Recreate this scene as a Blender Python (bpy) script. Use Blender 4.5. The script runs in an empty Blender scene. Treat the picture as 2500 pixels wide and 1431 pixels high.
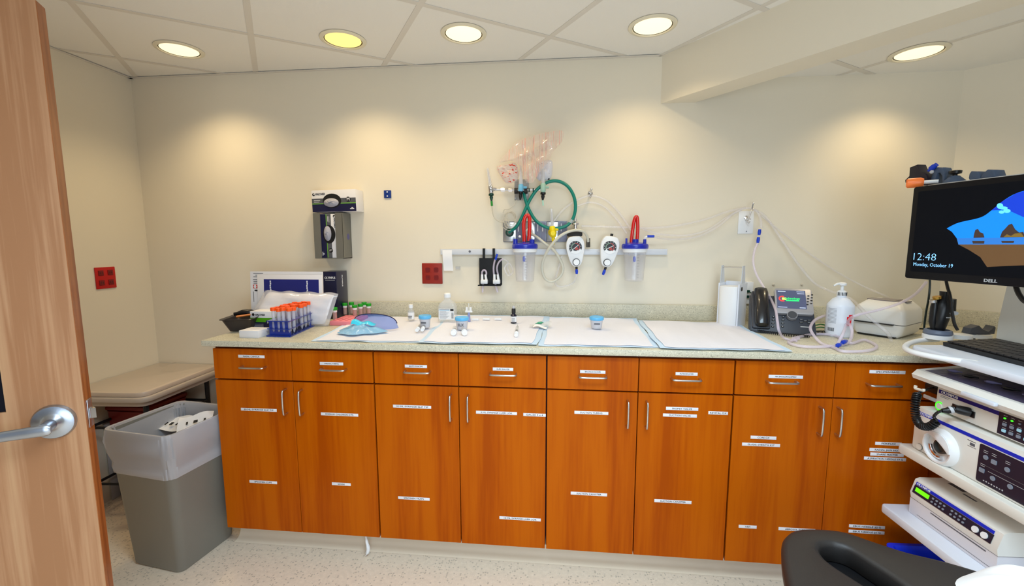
import bpy, bmesh, math, random
from mathutils import Matrix, Vector
R=random.Random(7)
# ---------------------------------------------------------------- camera
CF,CYAW,CPIT,CROL=1070.1,-.0998,.1174,-.0022
CP=Vector((1.5836,-2.206,1.2967))
_fw=Vector((math.sin(CYAW),math.cos(CYAW),0)); _rt=Vector((math.cos(CYAW),-math.sin(CYAW),0)); _up=Vector((0,0,1))
FWD=_fw*math.cos(CPIT)-_up*math.sin(CPIT); UP0=_fw*math.sin(CPIT)+_up*math.cos(CPIT)
XA=_rt*math.cos(CROL)+UP0*math.sin(CROL); YA=-_rt*math.sin(CROL)+UP0*math.cos(CROL)
def ray(u,v): return FWD+XA*((u-1250)/CF)+YA*((715.5-v)/CF)
def at(u,v,x=None,y=None,z=None):
    """point of a pixel of the photograph on a real plane of the room (x=, y= or z=)"""
    d=ray(u,v)
    t=(x-CP.x)/d.x if x is not None else (y-CP.y)/d.y if y is not None else (z-CP.z)/d.z
    return CP+d*t
def atpl(u,v,P,n):
    d=ray(u,v); return CP+d*((P-CP).dot(n)/d.dot(n))
sc=bpy.context.scene
cd=bpy.data.cameras.new('camera'); cam=bpy.data.objects.new('camera',cd); sc.collection.objects.link(cam)
cd.sensor_width=36; cd.lens=36*CF/2500; cd.clip_start=.02
m=Matrix((XA,YA,-FWD)).transposed().to_4x4(); m.translation=CP; cam.matrix_world=m
sc.camera=cam
sc.view_settings.view_transform='Standard'; sc.view_settings.look='None'; sc.view_settings.gamma=1
sc.view_settings.exposure=0.2
try: sc.view_settings.use_curve_mapping=False
except Exception: pass
sc.cycles.transparent_max_bounces=40; sc.cycles.max_bounces=14
# ---------------------------------------------------------------- world, lamps
wd=bpy.data.worlds.new('world'); sc.world=wd; wd.use_nodes=True
wd.node_tree.nodes['Background'].inputs[0].default_value=(.93,.96,1,1)
wd.node_tree.nodes['Background'].inputs[1].default_value=.18
ZC=2.1505; ZR=2.034   # ceiling heights
LIT=[((438,121),ZC),((838,97),ZC),((1132,82),ZC),((1593,63),ZC),((2242,128),ZR)]
LAMPW=[12,11.5,8,8,7.2]
def lamp(name,kind,loc,energy,color,rot=None,**k):
    l=bpy.data.lights.new(name,kind); l.energy=energy; l.color=color
    for a,b in k.items(): setattr(l,a,b)
    o=bpy.data.objects.new(name,l); sc.collection.objects.link(o); o.location=loc
    if rot: o.rotation_euler=rot
    return o
for i,((u,v),zc) in enumerate(LIT):
    p=at(u,v,z=zc)
    lamp('downlight_beam','SPOT',(p.x,p.y,zc-.004),LAMPW[i]*2.0,(1,.77,.44),spot_size=math.radians(128),spot_blend=.9,shadow_soft_size=.05)
# the fluorescent troffers of the rest of the room, behind the photographer
# cool fluorescent troffers in the ceiling of the open part of the room, and an added cool fill lamp, not a window, behind the photographer
lamp('troffer_light','AREA',(1.8,-1.8,ZC-.02),23,(.68,.86,1),shape='RECTANGLE',size=1.0,size_y=.5,spread=math.radians(155))
lamp('troffer_light','AREA',(1.9,-2.75,ZC-.02),13,(.74,.88,1),shape='RECTANGLE',size=1.0,size_y=.5,spread=math.radians(155))
lamp('cool_fill','AREA',(2.1,-3.3,1.0),25,(.74,.88,1),rot=(math.radians(92),0,math.radians(6)),shape='RECTANGLE',size=1.3,size_y=1.3)
# ---------------------------------------------------------------- materials
def lin(c):
    return tuple((x/12.92 if x<=.04045 else ((x+.055)/1.055)**2.4) for x in [v/255 for v in c])
MATS={}
def mat(name,rgb,rough=.5,metal=0,emis=0,trans=0,ior=1.45,coat=0,bump=None,lum=None,alpha=1,sheen=0):
    if name in MATS: return MATS[name]
    m=bpy.data.materials.new(name); m.use_nodes=True; nt=m.node_tree; b=nt.nodes['Principled BSDF']
    c=lin(rgb)+(1,)
    b.inputs['Base Color'].default_value=c; b.inputs['Roughness'].default_value=rough; b.inputs['Metallic'].default_value=metal
    b.inputs['Transmission Weight'].default_value=trans; b.inputs['IOR'].default_value=ior; b.inputs['Coat Weight'].default_value=coat
    b.inputs['Alpha'].default_value=alpha
    if emis: b.inputs['Emission Color'].default_value=c; b.inputs['Emission Strength'].default_value=emis
    if bump:
        sc_,st=bump
        n=nt.nodes.new('ShaderNodeTexNoise'); n.inputs['Scale'].default_value=sc_; n.inputs['Detail'].default_value=4
        tc=nt.nodes.new('ShaderNodeTexCoord'); nt.links.new(tc.outputs['Object'],n.inputs['Vector'])
        bp=nt.nodes.new('ShaderNodeBump'); bp.inputs['Strength'].default_value=st; bp.inputs['Distance'].default_value=.002
        nt.links.new(n.outputs['Fac'],bp.inputs['Height']); nt.links.new(bp.outputs['Normal'],b.inputs['Normal'])
    MATS[name]=m; return m
def film(name,rgb,see=.8,rough=.12,gloss=.25,tint=.06):
    """thin clear plastic: tinted see-through sheet with a glossy face"""
    if name in MATS: return MATS[name]
    m=bpy.data.materials.new(name); m.use_nodes=True; nt=m.node_tree; nt.nodes.clear(); N=nt.nodes.new; L=nt.links.new
    o=N('ShaderNodeOutputMaterial'); tr=N('ShaderNodeBsdfTransparent'); df=N('ShaderNodeBsdfDiffuse'); gl=N('ShaderNodeBsdfGlossy')
    c=lin(rgb)+(1,); tr.inputs[0].default_value=tuple(1-tint+tint*x for x in c[:3])+(1,); df.inputs[0].default_value=c; gl.inputs['Roughness'].default_value=rough
    a=N('ShaderNodeMixShader'); a.inputs[0].default_value=1-see; L(tr.outputs[0],a.inputs[1]); L(df.outputs[0],a.inputs[2])
    lw=N('ShaderNodeLayerWeight'); lw.inputs[0].default_value=.5
    pw_=N('ShaderNodeMath'); pw_.operation='POWER'; pw_.inputs[1].default_value=3; L(lw.outputs['Facing'],pw_.inputs[0])
    ma=N('ShaderNodeMath'); ma.operation='MULTIPLY_ADD'; ma.inputs[1].default_value=min(.8,gloss*3.2); ma.inputs[2].default_value=.03; L(pw_.outputs[0],ma.inputs[0])
    b=N('ShaderNodeMixShader'); L(ma.outputs[0],b.inputs[0]); L(a.outputs[0],b.inputs[1]); L(gl.outputs[0],b.inputs[2]); L(b.outputs[0],o.inputs[0])
    MATS[name]=m; return m
def wood(name,c1,c2,c3,scale=(9,9,.9),rough=.3,coat=.1,rot=0):
    m=mat(name,c1,rough,coat=coat); nt=m.node_tree; b=nt.nodes['Principled BSDF']; N=nt.nodes.new; L=nt.links.new
    tc=N('ShaderNodeTexCoord'); mp=N('ShaderNodeMapping'); mp.inputs['Scale'].default_value=scale
    L(tc.outputs['Object'],mp.inputs[0])
    n1=N('ShaderNodeTexNoise'); n1.inputs['Scale'].default_value=1.0; n1.inputs['Detail'].default_value=3; n1.inputs['Distortion'].default_value=.6
    n2=N('ShaderNodeTexNoise'); n2.inputs['Scale'].default_value=9; n2.inputs['Detail'].default_value=6
    L(mp.outputs[0],n1.inputs['Vector']); L(mp.outputs[0],n2.inputs['Vector'])
    mx=N('ShaderNodeMath'); mx.operation='MULTIPLY_ADD'; mx.inputs[1].default_value=.35; L(n2.outputs['Fac'],mx.inputs[0]); 
    m2=N('ShaderNodeMath'); m2.operation='MULTIPLY'; m2.inputs[1].default_value=.75; L(n1.outputs['Fac'],m2.inputs[0]); L(m2.outputs[0],mx.inputs[2])
    cr=N('ShaderNodeValToRGB'); e=cr.color_ramp.elements; e[0].position=.45; e[0].color=lin(c2)+(1,); e[1].position=.66; e[1].color=lin(c3)+(1,)
    k=cr.color_ramp.elements.new(.54); k.color=lin(c1)+(1,)
    L(mx.outputs[0],cr.inputs[0]); L(cr.outputs[0],b.inputs['Base Color'])
    return m
def speckle(name,base,dark,light,rough=.35,sc1=220,sc2=150):
    m=mat(name,base,rough); nt=m.node_tree; b=nt.nodes['Principled BSDF']; N=nt.nodes.new; L=nt.links.new
    tc=N('ShaderNodeTexCoord'); cur=None
    n0=N('ShaderNodeTexNoise'); n0.inputs['Scale'].default_value=60; L(tc.outputs['Object'],n0.inputs['Vector'])
    r0=N('ShaderNodeValToRGB'); r0.color_ramp.elements[0].color=lin([x*.93 for x in base])+(1,); r0.color_ramp.elements[1].color=lin([min(255,x*1.04) for x in base])+(1,); L(n0.outputs['Fac'],r0.inputs[0]); cur=r0.outputs[0]
    for scl,col,thr in ((sc1,dark,.06),(sc2,light,.075),(sc2*.6,[x*.85 for x in base],.1)):
        v=N('ShaderNodeTexVoronoi'); v.inputs['Scale'].default_value=scl; v.inputs['Randomness'].default_value=1; L(tc.outputs['Object'],v.inputs['Vector'])
        sp=N('ShaderNodeSeparateColor'); L(v.outputs['Color'],sp.inputs[0])
        lt=N('ShaderNodeMath'); lt.operation='LESS_THAN'; lt.inputs[1].default_value=thr*2.4; L(sp.outputs[0],lt.inputs[0])
        l2=N('ShaderNodeMath'); l2.operation='LESS_THAN'; l2.inputs[1].default_value=.42; L(v.outputs['Distance'],l2.inputs[0])
        mu=N('ShaderNodeMath'); mu.operation='MULTIPLY'; L(lt.outputs[0],mu.inputs[0]); L(l2.outputs[0],mu.inputs[1])
        mx=N('ShaderNodeMix'); mx.data_type='RGBA'; L(mu.outputs[0],mx.inputs[0]); L(cur,mx.inputs[6]); mx.inputs[7].default_value=lin(col)+(1,); cur=mx.outputs[2]
    L(cur,b.inputs['Base Color']); return m
WALL=mat('wall_paint',(231,222,203),.7,bump=(300,.08))
CEIL=mat('ceiling_tile',(240,237,230),.85,bump=(400,.25))
TBAR=mat('ceiling_bar',(222,216,206),.6)
FLOORM=speckle('floor_vinyl',(242,226,204),(236,219,195),(246,232,212),.35,260,190)
CAB=wood('cabinet_wood',(178,82,0),(165,71,0),(188,92,1),(9,9,.45),.34,0)
CAB.node_tree.nodes['Principled BSDF'].inputs['Specular IOR Level'].default_value=.12
CABD=mat('cabinet_interior',(70,18,8),.7)
DOORW=wood('door_wood',(178,132,96),(162,114,78),(190,148,110),(16,16,.45),.35,.1)
DOORE=wood('door_edge_wood',(150,88,42),(128,70,30),(166,102,54),(14,14,.6),.4)
STEEL=mat('brushed_steel',(205,205,205),.28,1)
CHROME=mat('chrome',(225,225,228),.12,1)
SATIN=mat('satin_nickel',(176,184,198),.32,1)
COUNTER=speckle('countertop_stone',(206,200,178),(160,150,124),(232,226,204),.4,460,320)
WHITE=mat('white_plastic',(235,236,238),.35)
OFFW=mat('ivory_plastic',(228,222,208),.4)
PAPER=mat('white_paper',(240,240,242),.7)
LABEL=mat('label_tape',(232,232,238),.45)
INK=mat('black_ink',(20,20,24),.6)
INKG=mat('grey_ink',(90,92,100),.6)
BLACK=mat('black_plastic',(18,18,20),.35)
BLACKR=mat('black_rubber',(30,29,30),.6)
GREY=mat('grey_plastic',(120,120,118),.45)
LGREY=mat('light_grey_plastic',(190,192,196),.4)
DGREY=mat('dark_grey_plastic',(62,66,74),.4)
BRASS=mat('brass',(190,150,70),.3,1)
# ---------------------------------------------------------------- mesh builder (everything is given in room coordinates)
WM={}
def thing(name,label,cat,loc,group=None,kind=None):
    o=bpy.data.objects.new(name,None); sc.collection.objects.link(o); o.location=loc; o.empty_display_size=.05
    WM[o]=Matrix.Translation(Vector(loc)); tag(o,label,cat,group,kind); return o
def tag(o,label=None,cat=None,group=None,kind=None):
    if label: o['label']=label
    if cat: o['category']=cat
    if group: o['group']=group
    if kind: o['kind']=kind
    return o
def basis(n,up=Vector((0,0,1))):
    n=Vector(n).normalized(); 
    if abs(n.dot(up))>.999: up=Vector((0,1,0))
    x=up.cross(n).normalized(); y=n.cross(x); return x,y,n
def frame(o,x,y,z=None):
    x=Vector(x).normalized(); y=Vector(y).normalized(); z=Vector(z).normalized() if z else x.cross(y)
    m=Matrix((x,y,z)).transposed().to_4x4(); m.translation=Vector(o); return m
def rotz(a): return Matrix.Rotation(a,4,'Z')
def smooth(pts,k=6,closed=False):
    P=[Vector(p) for p in pts]; n=len(P); out=[]
    rng=range(n if closed else n-1)
    for i in rng:
        if closed: a,b,c,d=P[(i-1)%n],P[i],P[(i+1)%n],P[(i+2)%n]
        else: a,b,c,d=P[max(i-1,0)],P[i],P[i+1],P[min(i+2,n-1)]
        for j in range(k):
            t=j/k; out.append(.5*((2*b)+(c-a)*t+(2*a-5*b+4*c-d)*t*t+(3*b-a-3*c+d)*t**3))
    if not closed: out.append(P[-1])
    return out
def rrect(x0,y0,x1,y1,r,n=5):
    out=[]
    for cx,cy,a in ((x1-r,y1-r,0),(x0+r,y1-r,90),(x0+r,y0+r,180),(x1-r,y0+r,270)):
        for i in range(n+1):
            t=math.radians(a+90*i/n); out.append((cx+r*math.cos(t),cy+r*math.sin(t)))
    return out
class B:
    def __init__(s,*mats): s.bm=bmesh.new(); s.mats=list(mats)
    def _fin(s,vs,M,m):
        if M is not None: bmesh.ops.transform(s.bm,matrix=M,verts=vs)
        for v in vs:
            for f in v.link_faces: f.material_index=m
        return vs
    def box(s,c,d,m=0,M=None,bev=0,seg=2):
        r=bmesh.ops.create_cube(s.bm,size=1)['verts']
        for v in r: v.co=Vector((v.co.x*d[0]+c[0],v.co.y*d[1]+c[1],v.co.z*d[2]+c[2]))
        if bev:
            es=list({e for v in r for e in v.link_edges})
            q=bmesh.ops.bevel(s.bm,geom=es,offset=bev,segments=seg,affect='EDGES',profile=.5,clamp_overlap=True)
            r=list({v for f in q['faces'] for v in f.verts}|{v for v in r if v.is_valid})
        return s._fin(r,M,m)
    def b2(s,a,b,m=0,M=None,bev=0,seg=2):
        return s.box([(a[i]+b[i])/2 for i in range(3)],[abs(b[i]-a[i]) for i in range(3)],m,M,bev,seg)
    def ring(s,P,m=0,cap0=True,cap1=True,closed=False):
        """skin a list of vertex rings"""
        V=[[s.bm.verts.new(p) for p in r] for r in P]; n=len(V[0])
        k=len(V)
        for i in range(k if closed else k-1):
            a,b=V[i],V[(i+1)%k]
            for j in range(n):
                try:
                    f=s.bm.faces.new((a[j],a[(j+1)%n],b[(j+1)%n],b[j])); f.material_index=m; 
                except ValueError: pass
        if not closed:
            for c,r in ((cap0,V[0][::-1]),(cap1,V[-1])):
                if c:
                    f=s.bm.faces.new(r); f.material_index=m
        return [v for r in V for v in r]
    def tube(s,pts,r,n=10,m=0,closed=False,sm=0):
        if sm: pts=smooth(pts,sm,closed)
        P=[Vector(p) for p in pts]; k=len(P); rs=r if isinstance(r,(list,tuple)) else None
        T=[]
        for i in range(k):
            a=P[(i-1)%k] if (closed or i>0) else P[i]; b=P[(i+1)%k] if (closed or i<k-1) else P[i]
            t=(b-a); T.append(t.normalized() if t.length>1e-9 else Vector((0,0,1)))
        u=T[0].orthogonal().normalized(); rings=[]
        for i in range(k):
            u=(u-T[i]*u.dot(T[i])); u=u.normalized() if u.length>1e-6 else T[i].orthogonal().normalized()
            w=T[i].cross(u)
            rr=r if rs is None else rs[min(len(rs)-1,int(round(i*(len(rs)-1)/max(1,k-1))))]
            rings.append([P[i]+(u*math.cos(2*math.pi*j/n)+w*math.sin(2*math.pi*j/n))*rr for j in range(n)])
        return s.ring(rings,m,closed=closed)
    def cyl(s,a,b,r0,r1=None,n=24,m=0):
        a=Vector(a);b=Vector(b); r1=r0 if r1 is None else r1; x,y,_=basis(b-a)
        return s.ring([[p+(x*math.cos(2*math.pi*j/n)+y*math.sin(2*math.pi*j/n))*r for j in range(n)] for p,r in((a,r0),(b,r1))],m)
    def lathe(s,o,prof,ax=(0,0,1),n=28,m=0,cap0=True,cap1=True):
        o=Vector(o); x,y,z=basis(ax)
        return s.ring([[o+z*h+(x*math.cos(2*math.pi*j/n)+y*math.sin(2*math.pi*j/n))*max(r,1e-5) for j in range(n)] for r,h in prof],m,cap0,cap1)
    def prism(s,poly,z0,z1,m=0,M=None,bev=0):
        n=len(poly)
        a=[s.bm.verts.new((p[0],p[1],z0)) for p in poly]; b=[s.bm.verts.new((p[0],p[1],z1)) for p in poly]
        fs=[s.bm.faces.new(a[::-1]),s.bm.faces.new(b)]+[s.bm.faces.new((a[i],a[(i+1)%n],b[(i+1)%n],b[i])) for i in range(n)]
        bmesh.ops.recalc_face_normals(s.bm,faces=fs)
        vs=a+b
        if bev:
            es=list(fs[1].edges)+list(fs[0].edges)
            q=bmesh.ops.bevel(s.bm,geom=es,offset=bev,segments=2,affect='EDGES',profile=.5,clamp_overlap=True)
            vs=list({v for f in q['faces'] for v in f.verts}|{v for v in vs if v.is_valid})
        return s._fin(vs,M,m)
    def quad(s,*p,m=0):
        f=s.bm.faces.new([s.bm.verts.new(q) for q in p]); f.material_index=m
    def grid(s,fn,nu,nv,m=0):
        V=[[s.bm.verts.new(fn(i/nu,j/nv)) for i in range(nu+1)] for j in range(nv+1)]
        for j in range(nv):
            for i in range(nu):
                f=s.bm.faces.new((V[j][i],V[j][i+1],V[j+1][i+1],V[j+1][i])); f.material_index=m
    def ball(s,c,r,m=0,seg=16,M=None,sc_=(1,1,1)):
        v=bmesh.ops.create_uvsphere(s.bm,u_segments=seg,v_segments=seg//2+2,radius=1)['verts']
        T=Matrix.Translation(Vector(c))@Matrix.Diagonal((r*sc_[0],r*sc_[1],r*sc_[2],1))
        if M is not None: T=M@T
        return s._fin(v,T,m)
    def text(s,txt,size,M,m=0,wid=None,depth=.0004,align='CENTER',bold=False,thin=0):
        cu=bpy.data.curves.new('t','FONT'); cu.body=txt; cu.size=size; cu.extrude=depth; cu.align_x=align; cu.align_y='CENTER'; cu.resolution_u=2
        cu.offset=size*(.02 if bold else thin)
        o=bpy.data.objects.new('t',cu); me=bpy.data.meshes.new_from_object(o)
        if len(me.vertices):
            xs=[v.co.x for v in me.vertices]; w=max(xs)-min(xs); k=(wid/w) if wid and w>0 else 1
            me.transform(M@Matrix.Diagonal((k,1,1,1))); old=set(s.bm.faces); s.bm.from_mesh(me)
            for f in s.bm.faces:
                if f not in old: f.material_index=m
        bpy.data.meshes.remove(me); bpy.data.objects.remove(o); bpy.data.curves.remove(cu)
    def build(s,name,parent=None,label=None,ang=38,**k):
        me=bpy.data.meshes.new(name)
        bmesh.ops.recalc_face_normals(s.bm,faces=[f for f in s.bm.faces]) if k.pop('recalc',True) else None
        s.bm.to_mesh(me); s.bm.free()
        for mt in s.mats: me.materials.append(mt)
        o=bpy.data.objects.new(name,me); sc.collection.objects.link(o)
        if parent: 
            W=WM[parent]; me.transform(W.inverted()); o.parent=parent; WM[o]=W
        else:
            loc=k.pop('loc',None)
            if loc is None:
                cs=[v.co for v in me.vertices]; loc=Vector(((min(c.x for c in cs)+max(c.x for c in cs))/2,(min(c.y for c in cs)+max(c.y for c in cs))/2,min(c.z for c in cs)))
            me.transform(Matrix.Translation(-Vector(loc))); o.location=loc; WM[o]=Matrix.Translation(Vector(loc))
        for p in me.polygons: p.use_smooth=True
        me.set_sharp_from_angle(angle=math.radians(ang))
        tag(o,label,k.get('cat'),k.get('group'),k.get('kind'))
        return o
def one(b,name,label,cat,group=None,ang=38): return b.build(name,None,label,ang=ang,cat=cat,group=group)
def struct(b,name): return b.build(name,None,kind='structure',ang=30)
# ---------------------------------------------------------------- room shell
XL=-.646; XR=3.355; AR=math.radians(-43); dR=Vector((math.cos(AR),math.sin(AR),0)); nR=Vector((-math.sin(-AR)*-1,0,0))
nR=Vector((math.sin(AR),-math.cos(AR),0))  # faces the room
WR=Vector((XR,0,0))
Rend=WR+dR*1.7
b=B(FLOORM); b.b2((-.9,-4.6,-.1),(4.8,.15,0)); struct(b,'floor')
b=B(WALL); b.b2((XL-.12,0,0),(XR+.25,.12,ZC-.003)); struct(b,'wall_back')
b=B(WALL); b.b2((XL-.12,-4.6,0),(XL,.0,ZC-.003)); struct(b,'wall_left')
b=B(WALL); M=frame(WR,dR,-nR,(0,0,1)); b.b2((0,0,0),(1.9,.12,ZC-.003),M=M); b.b2((4.7,-4.6,0),(4.8,-1.1,ZC-.003)); struct(b,'wall_right')
# suspended ceiling: grid turned against the walls
GA=math.radians(33.6); e1=Vector((math.cos(GA),math.sin(GA),0)); e2=Vector((-math.sin(GA),math.cos(GA),0)); G0=Vector((.779,-.084,0)); GP=.5565
def clip(poly,P,n):
    out=[]
    for i in range(len(poly)):
        a,b_=poly[i],poly[(i+1)%len(poly)]; da=(a-P).dot(n); db=(b_-P).dot(n)
        if da>=0: out.append(a)
        if (da>=0)!=(db>=0): out.append(a+(b_-a)*(da/(da-db)))
    return out
# beam (soffit) line across the ceiling
BD=Vector((math.cos(math.radians(-51.8)),math.sin(math.radians(-51.8)),0)); BN=Vector((BD.y,-BD.x,0))  # points to the left side
BL=Vector((2.066,0,0)); BR_=Vector((2.222,0,0)); ZB=1.9375
def ceiling(name,region,z,org,n1,n2,hw=.0115):
    b=B(CEIL,TBAR,BLACKR)
    for i in range(-n1,n1):
        for j in range(-n2,n2):
            o=org+e1*(i*GP)+e2*(j*GP); g=.0022
            q=[o+e1*g+e2*g,o+e1*(GP-g)+e2*g,o+e1*(GP-g)+e2*(GP-g),o+e1*g+e2*(GP-g)]
            for P,n in region: 
                if q: q=clip(q,P,n)
            if len(q)>2: b.prism([(p.x,p.y) for p in q],z+.0015,z+.012)
    for d,o_,k in ((e1,e2,n2),(e2,e1,n1)):
        for i in range(-k,k+1):
            c=org+o_*(i*GP); q=[c-d*6-o_*hw,c+d*6-o_*hw,c+d*6+o_*hw,c-d*6+o_*hw]
            for P,n in region:
                if q: q=clip(q,P,n)
            if len(q)>2: b.prism([(p.x,p.y) for p in q],z-(.0006 if d is e1 else .0003),z+(.0009 if d is e1 else .0012),1)
    q=[Vector((-3,-7,0)),Vector((8,-7,0)),Vector((8,3,0)),Vector((-3,3,0))]
    for P,n in region: q=clip(q,P,n)
    b.prism([(p.x,p.y) for p in q],z+.013,z+.03,2)
    return struct(b,name)
V=Vector
lo=[(V((XL-.1,0,0)),V((1,0,0))),(V((0,.1,0)),V((0,-1,0))),(V((0,-4.6,0)),V((0,1,0)))]
ceiling('ceiling',lo+[(BL,BN)],ZC,G0,9,10)
G1=at(2095,170,z=ZR); G1.z=0
ceiling('ceiling_lower',[(BR_,-BN),(V((0,.1,0)),V((0,-1,0))),(WR-nR*.1,nR),(V((4.8,0,0)),V((-1,0,0))),(V((0,-4.6,0)),V((0,1,0)))],ZR,G1,9,10)
b=B(WALL); L=[BL+BD*-.1,BL+BD*5.6,BR_+BD*5.6,BR_+BD*-.2]
b.prism([(p.x,p.y) for p in L],ZB,ZC+.03); o=struct(b,'trim_1')
# slim perimeter angle under the tiles
b=B(TBAR); b.b2((XL,-.018,ZC-.0035),(2.05,0,ZC-.0015)); b.b2((XL,-4.6,ZC-.0035),(XL+.018,0,ZC-.0015)); struct(b,'trim_2')
# coved vinyl base under the cabinets
KX0,KY=.205,-.525
prof=[(KY,.10),(KY,.045),(KY-.004,.028),(KY-.014,.012),(KY-.03,.003),(KY-.045,.0008),(KY+.02,.0008),(KY+.02,.10)]
b=B(mat('cove_vinyl',(240,224,200),.45,bump=(200,.1)))
b.ring([[V((x,p[0],p[1])) for p in prof] for x in (KX0,3.1)]); struct(b,'baseboard_back')
# ---------------------------------------------------------------- base cabinets
X0,DW=.2102,.3358; YF=-.61; ZT,ZG,ZB0=.872,.7449,.10
# writing on the label tapes: (text, centre px, width px)
DRW=[('NASAL CANULA',614,870.5,64),('CARDIAC TUBING',809.5,888,57),('BIOPSY FORCEPS',1015.5,894.5,54),('SUB GAUZE',1228,901.5,50),('BRONCH SCOPE',1447,908,62),('INTRODUCER',1676,913,54),('MISC ENDOSCOPE EQUIPMENT',1918,920,84),('SPECIMEN BAGS',2166,908.5,88)]
DOR=[[('30 ML SYRINGE SLIP TIP',632,1000.5,87),('SPECIMEN CUPS',643,1177,67)],
     [('SODIUM CHLORIDE 0.9%',829,1012,91),('GOWNS',833.5,1182,46)],
     [('10 ML SYRINGE SLIP TIP',1006,993,93),('SPECIMEN TRAPS',1010.5,1217,77)],
     [('3 ML SYRINGE LUER LOK',1212,1008,100),('GAUZE 4 x 4',1305,1013,55),('10 ML SYRINGE LUER LOK',1269.5,1266.5,101)],
     [('SUCTION TUBING',1443.5,1008,83),('SUCTION CANISTER',1437.5,1206,89)],
     [('BIOPSY VALVE',1665,998,79),('SUCTION VALVE',1659.5,1014.5,83),('REVITAL OX',1753,1008.5,48),('SUCTION CANISTER',1642.5,1224.5,91)],
     [('CORE DX',1863.5,1068.5,63),('GUIDE SHEATH KIT',1857.5,1086,93),('NRM',1825,1286,44),('AEROSOL TUBING',1945,1293,90)],
     [('PERIFLEX',2168.5,1083.5,65),('RADIAL JAW HOT',2165,1099,86),('SNARE MASTER',2165,1110,82),('ASPIRATION NEEDLE 19 G',2160,1120.5,103),('EBUS NEEDLE 22 G',2116,1286,88),('EBUS NEEDLE 21 G',2115,1299,88)]]
def tape(parent,txt,u,v,w):
    c=at(u,v,y=YF); wd_=at(u+w/2,v,y=YF).x-at(u-w/2,v,y=YF).x
    b=B(LABEL,INK); b.box((c.x,YF-.0008,c.z),(wd_,.0016,.0118),bev=.0006)
    n=len(txt); tw=min(wd_*.84,n*.0058)
    if txt in('CARDIAC TUBING','BIOPSY FORCEPS','SUB GAUZE','BRONCH SCOPE','INTRODUCER','MISC ENDOSCOPE EQUIPMENT'): tw=wd_*.62; sz=.0075
    else: sz=.0088
    b.text(txt,sz,frame((c.x,YF-.0018,c.z),(1,0,0),(0,0,1)),1,wid=tw,depth=.0003)
    b.build('label_tape',parent)
def pull(parent,c,L,vertical):
    b=B(STEEL); r=.0038; s=.028
    a=V((0,0,1)) if vertical else V((1,0,0)); c=V(c)
    pts=[c-a*L/2,c-a*L/2+V((0,-s*.62,0)),c-a*(L/2-.010)+V((0,-s,0)),c+a*(L/2-.010)+V((0,-s,0)),c+a*L/2+V((0,-s*.62,0)),c+a*L/2]
    b.tube(smooth(pts,4),r,10); b.build('handle',parent)
POS=['left end','second from the left','third from the left','right end']
WORDS=['labelled nasal canula and gowns','labelled specimen traps and gauze','labelled suction tubing and suction valve','labelled guide sheath and specimen bags']
PX=[(690,985),(730,987),(1098,1000),(1141,1001),(1534,1015),(1581,1017),(2009,1033),(2054,1033)]
hz=at(1098,1000,y=YF-.028).z
for k in range(4):
    xa=X0+2*k*DW; xb=xa+2*DW
    t=thing('base_cabinet','orange wood cabinet %s, %s of the run'%(WORDS[k],POS[k]),'cabinet',((xa+xb)/2,-.3,ZB0),'orange wood base cabinets under the worktop')
    b=B(CAB,CABD); b.b2((xa+.0005,YF+.0205,ZB0),(xb-.0005,-.005,ZT+.0115),1)
    if k==0: b.b2((xa-.0015,YF+.0205,ZB0),(xa+.0003,-.005,ZT+.0115),0)
    b.build('body',t)
    for j in range(2):
        i=2*k+j; ga=.0028 if j==0 else .001; gb=.001 if j==0 else .0028
        if k in(1,2): ga=max(ga,.0016); gb=max(gb,.0016)
        x1=X0+i*DW+ga; x2=X0+(i+1)*DW-gb
        b=B(CAB); b.b2((x1,YF,ZG+.003),(x2,YF+.0195,ZT),bev=.0008,seg=1); d=b.build('drawer',t)
        hx={0:610,1:808,2:1015,3:1227,4:1448,5:1679,6:1916,7:2167}[i]; hv={0:893,1:899,2:906,3:912,4:918,5:924,6:931,7:937}[i]
        q=at(hx,hv,y=YF-.028); pull(d,(q.x,YF,.802),.098,False)
        tape(d,*DRW[i])
        b=B(CAB); b.b2((x1,YF,ZB0-.002),(x2,YF+.0195,ZG-.003),bev=.0008,seg=1); d=b.build('door',t)
        q=at(*PX[i],y=YF-.028); pull(d,(q.x,YF,hz),.098,True)
        for l in DOR[i]: tape(d,*l)
t=thing('base_cabinet','dark shaded wood cabinet turning the corner behind the white cart','cabinet',(3.3,-.5,ZB0))
XE=X0+8*DW; IC=V((3.105,-.61,0))
off=WR+nR*.61; tt=(-.61-off.y)/dR.y; IC=off+dR*tt
b=B(CAB,CABD); b.b2((XE+.004,YF+.012,ZB0),(IC.x,-.005,ZT+.0115),0)
E_=IC+dR*1.0; Ew=E_-nR*.60
b.prism([(IC.x-.01,-.3),(IC.x,IC.y),(E_.x,E_.y),(Ew.x,Ew.y),(3.345,-.012)],ZB0,ZT+.0115,0); b.build('body',t)
b=B(CAB); M=frame(IC,dR,-nR,(0,0,1)); b.b2((.03,-.019,ZG+.003),(.46,-.001,ZT),M=M); b.build('drawer',t)
b=B(CAB); b.b2((.03,-.019,ZB0),(.46,-.001,ZG-.003),M=M); b.build('door',t)
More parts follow.
